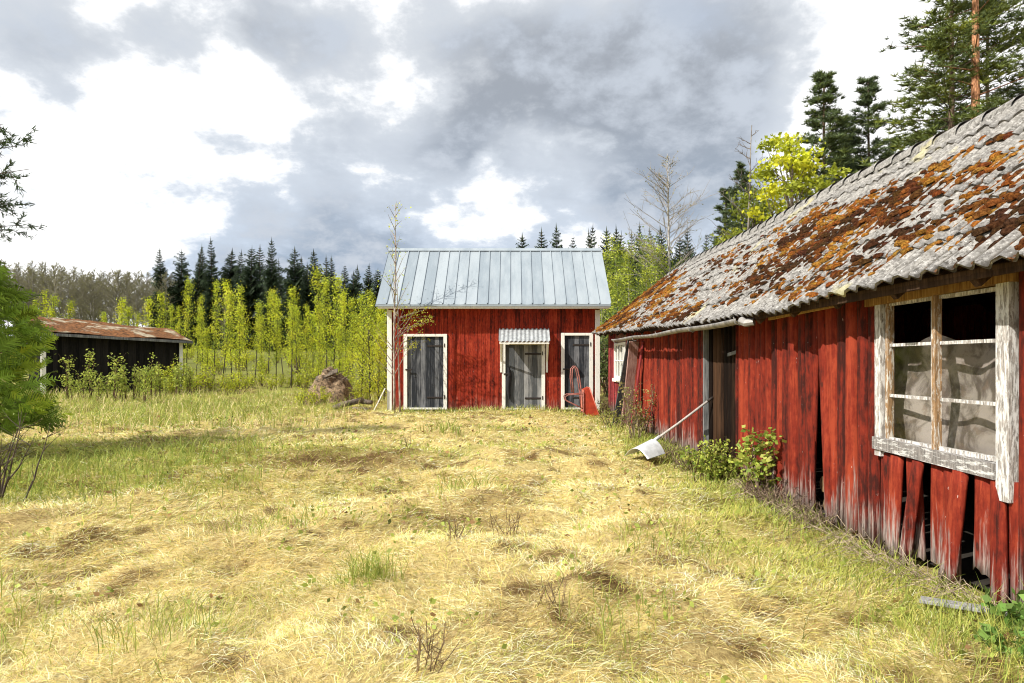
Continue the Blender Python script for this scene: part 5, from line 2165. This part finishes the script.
lr = make_larch(905)
lr.put(-10.1, 10.9, 1.02, 0, 'dark conifer reaching in over the thuja, its trunk outside the left edge', vary=False)
tw_ = make_shrub(910, 9, 1.1, .5, 60, .035, [(.16, .20, .06)], 'bare_shrub', 'shrub', (.12, .09, .07))
tw_.put(-5.55, 7.3, 1.0, 0, 'thin nearly leafless shrub at the left edge below the thuja')

# ---- slender birch in front of the shed's left corner
yb = make_birch(930, 5.75, .75, 40, 330, .05, YG, base=.16, up=1.2, name='slender_birch', r0=.036, bark=(.50, .42, .36), clump=.09)
yb.put(-3.22, 18.6, 1.0, .2, 'slender twin-stemmed birch with sparse leaves before the left shed door', vary=False)
yroot = yb.root
extra = MB()
R9 = np.random.default_rng(4)
l2 = wobble_line(R9, (.16, 0, 0), (.05, .05, 3.9), 8, .03)
extra.tube(l2, list(np.linspace(.028, .006, 8)), 6, (.50, .42, .36))
P9 = []
for k in range(14):
    zz = 1.6 + 1.2 * R9.random()
    p0 = np.array([.1, 0, zz]); e = p0 + np.array([.5 + .65 * R9.random(), R9.normal(0, .3) - .2, .15 + .35 * R9.random()])
    extra.tube(wobble_line(R9, p0, e, 4, .03), [.008, .006, .005, .002], 4, (.3, .24, .2), False)
    P9.append(p0 + (e - p0) * (.35 + .65 * R9.random(26))[:, None] + R9.normal(0, .05, (26, 3)))
link_local('stem', extra, M_bark, yroot)
V9, Q9, C9 = leaf_quads(np.concatenate(P9), .055, R9, np.array((.40, .40, .05)), .2, .7)
link('foliage', np_mesh('foliage', V9, quads=Q9, col=C9, mat=M_leaf), yroot)

# ---- small broad leaves and dead leaves scattered low in the grass
R5 = np.random.default_rng(12)
n5 = 9000
y5 = 2.6 + 15 * R5.random(n5) ** 1.6; x5 = (R5.random(n5) * 2 - 1) * (.8 * y5 + .8)
g5, b5 = masks(x5, y5)
cl5 = fbm(x5 * 2.2, y5 * 2.2, 91, 3)
k5 = (x5 < Xw(y5) - .15) & (cl5 + .25 * g5 > .60)
x5, y5, cl5 = x5[k5], y5[k5], cl5[k5]
dead = R5.random(len(x5)) < .16
P5 = np.stack([x5, y5, terrain_h(x5, y5) + .02 + .05 * R5.random(len(x5))], 1)
c5 = np.where(dead[:, None], np.array([.30, .18, .08]), np.array([.32, .38, .08]))
V5, Q5, C5 = leaf_quads(P5, .026 + .0035 * y5, R5, c5, .3, .7)
lo5 = link('ground_leaves', np_mesh('ground_leaves', V5, quads=Q5, col=C5, mat=M_leaf))
tag(lo5, 'small broad green leaves and brown dead leaves lying low in the dry grass', 'leaves', kind='stuff')
for i, (xp, yp, Y) in enumerate([(301, 400, 21.2), (312, 402, 20.9), (324, 402, 21.1), (358, 402, 21.6), (366, 400, 21.8)]):
    p = px(xp, yp, Y)
    shoot[i % 3].put(p.x, p.y, prnd.uniform(.35, .6), prnd.random() * 6.28, 'low leafy shoots growing round the foot of the earth heap', 'shoots round the earth heap')

# ---- bushes along the barn wall
GL = [(.34, .43, .07), (.44, .50, .09), (.22, .31, .05), (.50, .52, .12)]
b1 = make_shrub(950, 26, .62, .50, 2000, .046, GL, 'leafy_bush', 'bush')
b1.put(Xw(8.7) - .45, 8.7, 1.0, .0, 'low bright green bush before the dark barn door')
b2 = make_shrub(951, 8, .98, .42, 560, .062, GL, 'gooseberry_bush', 'bush')
b2.put(Xw(7.7) - .34, 7.75, .92, .3, 'taller loose bush with round yellow-green leaves against the red wall')
b3 = make_shrub(952, 12, 1.15, .40, 650, .045, [(.30, .28, .08), (.22, .24, .06), (.36, .30, .12)], 'dry_bush', 'bush', (.26, .20, .13))
b3.put(Xw(13.2) - .38, 13.3, 1.0, .3, 'brownish half-dry bush beside the leaning boards')
b4 = make_shrub(953, 10, .6, .4, 350, .04, [(.30, .30, .07), (.22, .26, .06)], 'dry_bush', 'bush', (.26, .20, .13))
b4.put(Xw(14.6) - .55, 14.9, 1.0, .9, 'small yellowish bush at the foot of the leaning boards')
b5 = make_shrub(954, 9, .5, .35, 260, .04, [(.24, .18, .08), (.20, .22, .06)], 'dry_bush', 'bush', (.22, .14, .09))
b5.put(2.52, 18.3, 1.0, .9, 'low brown bush between the wheelbarrow and the barn corner')
for i, (yy, sc, dx) in enumerate(((7.0, .8, .22), (7.4, .9, .28), (6.4, .7, .2), (9.6, .8, .5), (10.6, .8, .5))):
    if i == 0:
        tg = make_shrub(960, 26, .42, .42, 0, .03, GL, 'dry_twigs', 'twigs', (.24, .17, .12), True)
    tg.put(Xw(yy) - dx, yy, sc, i * 1.3, 'tangle of dry brown twigs along the foot of the red wall', 'dry twigs along the barn')
# nettles bottom right
nt = make_shrub(965, 10, .28, .2, 120, .075, [(.16, .30, .06), (.22, .36, .08)], 'nettle_clump', 'nettles', (.14, .20, .05))
nt.put(2.92, 3.95, 1.0, 0, 'fresh green nettles at the foot of the wall below the big window')
nt.put(2.62, 3.55, .8, 2, 'fresh green nettles in the bottom right corner of the lawn')
# dead stalks on the lawn
ds = make_shrub(970, 11, .30, .16, 0, .03, GL, 'dead_stalks', 'stalks', (.26, .18, .10), True, thin=.38)
for x, y, sc, lab in ((-.03, 6.1, .95, 'brown dead stalks standing in the middle of the lawn'), (-.45, 5.4, .8, 'low dead stalks left of the ones in the middle of the lawn'), (-.42, 3.35, 1.0, 'dead stalks at the bottom edge of the lawn'),
                      (-1.75, 11.3, 1.1, 'thin dead stalks standing before the left shed door'), (-2.5, 7.0, .6, 'dead stalks on the left half of the lawn'), (.25, 4.1, .7, 'dead stalks on the near right half of the lawn')):
    ds.put(x, y, sc, x * 3, lab, 'dead stalks on the lawn')
# long bent dry grass stems fallen along the wall foot
hay = MB()
R7 = np.random.default_rng(6)
for i in range(170):
    y0 = 4.0 + 4.2 * R7.random(); x0 = Xw(y0) - .05 - .25 * R7.random()
    a = R7.normal(2.4, .9); L = .18 + .4 * R7.random()
    z0 = tz(x0, y0)
    d = np.array([math.cos(a), math.sin(a), 0])
    if (x0 + d[0] * L) > Xw(y0) - .03: d[0] = -abs(d[0])
    hay.tube([(x0, y0, z0 + .02), np.array([x0, y0, z0 + .10 + .08 * R7.random()]) + d * L * .5, np.array([x0, y0, z0 + .03]) + d * L], [.003, .0028, .0015], 4, tuple(np.array((.50, .40, .28)) * (.5 + .7 * R7.random())), False)
ho = hay.build('dry_stems', M_bark, None, True)
tag(ho, 'pale bent dry grass stems fallen along the foot of the barn wall', 'stems', kind='stuff')
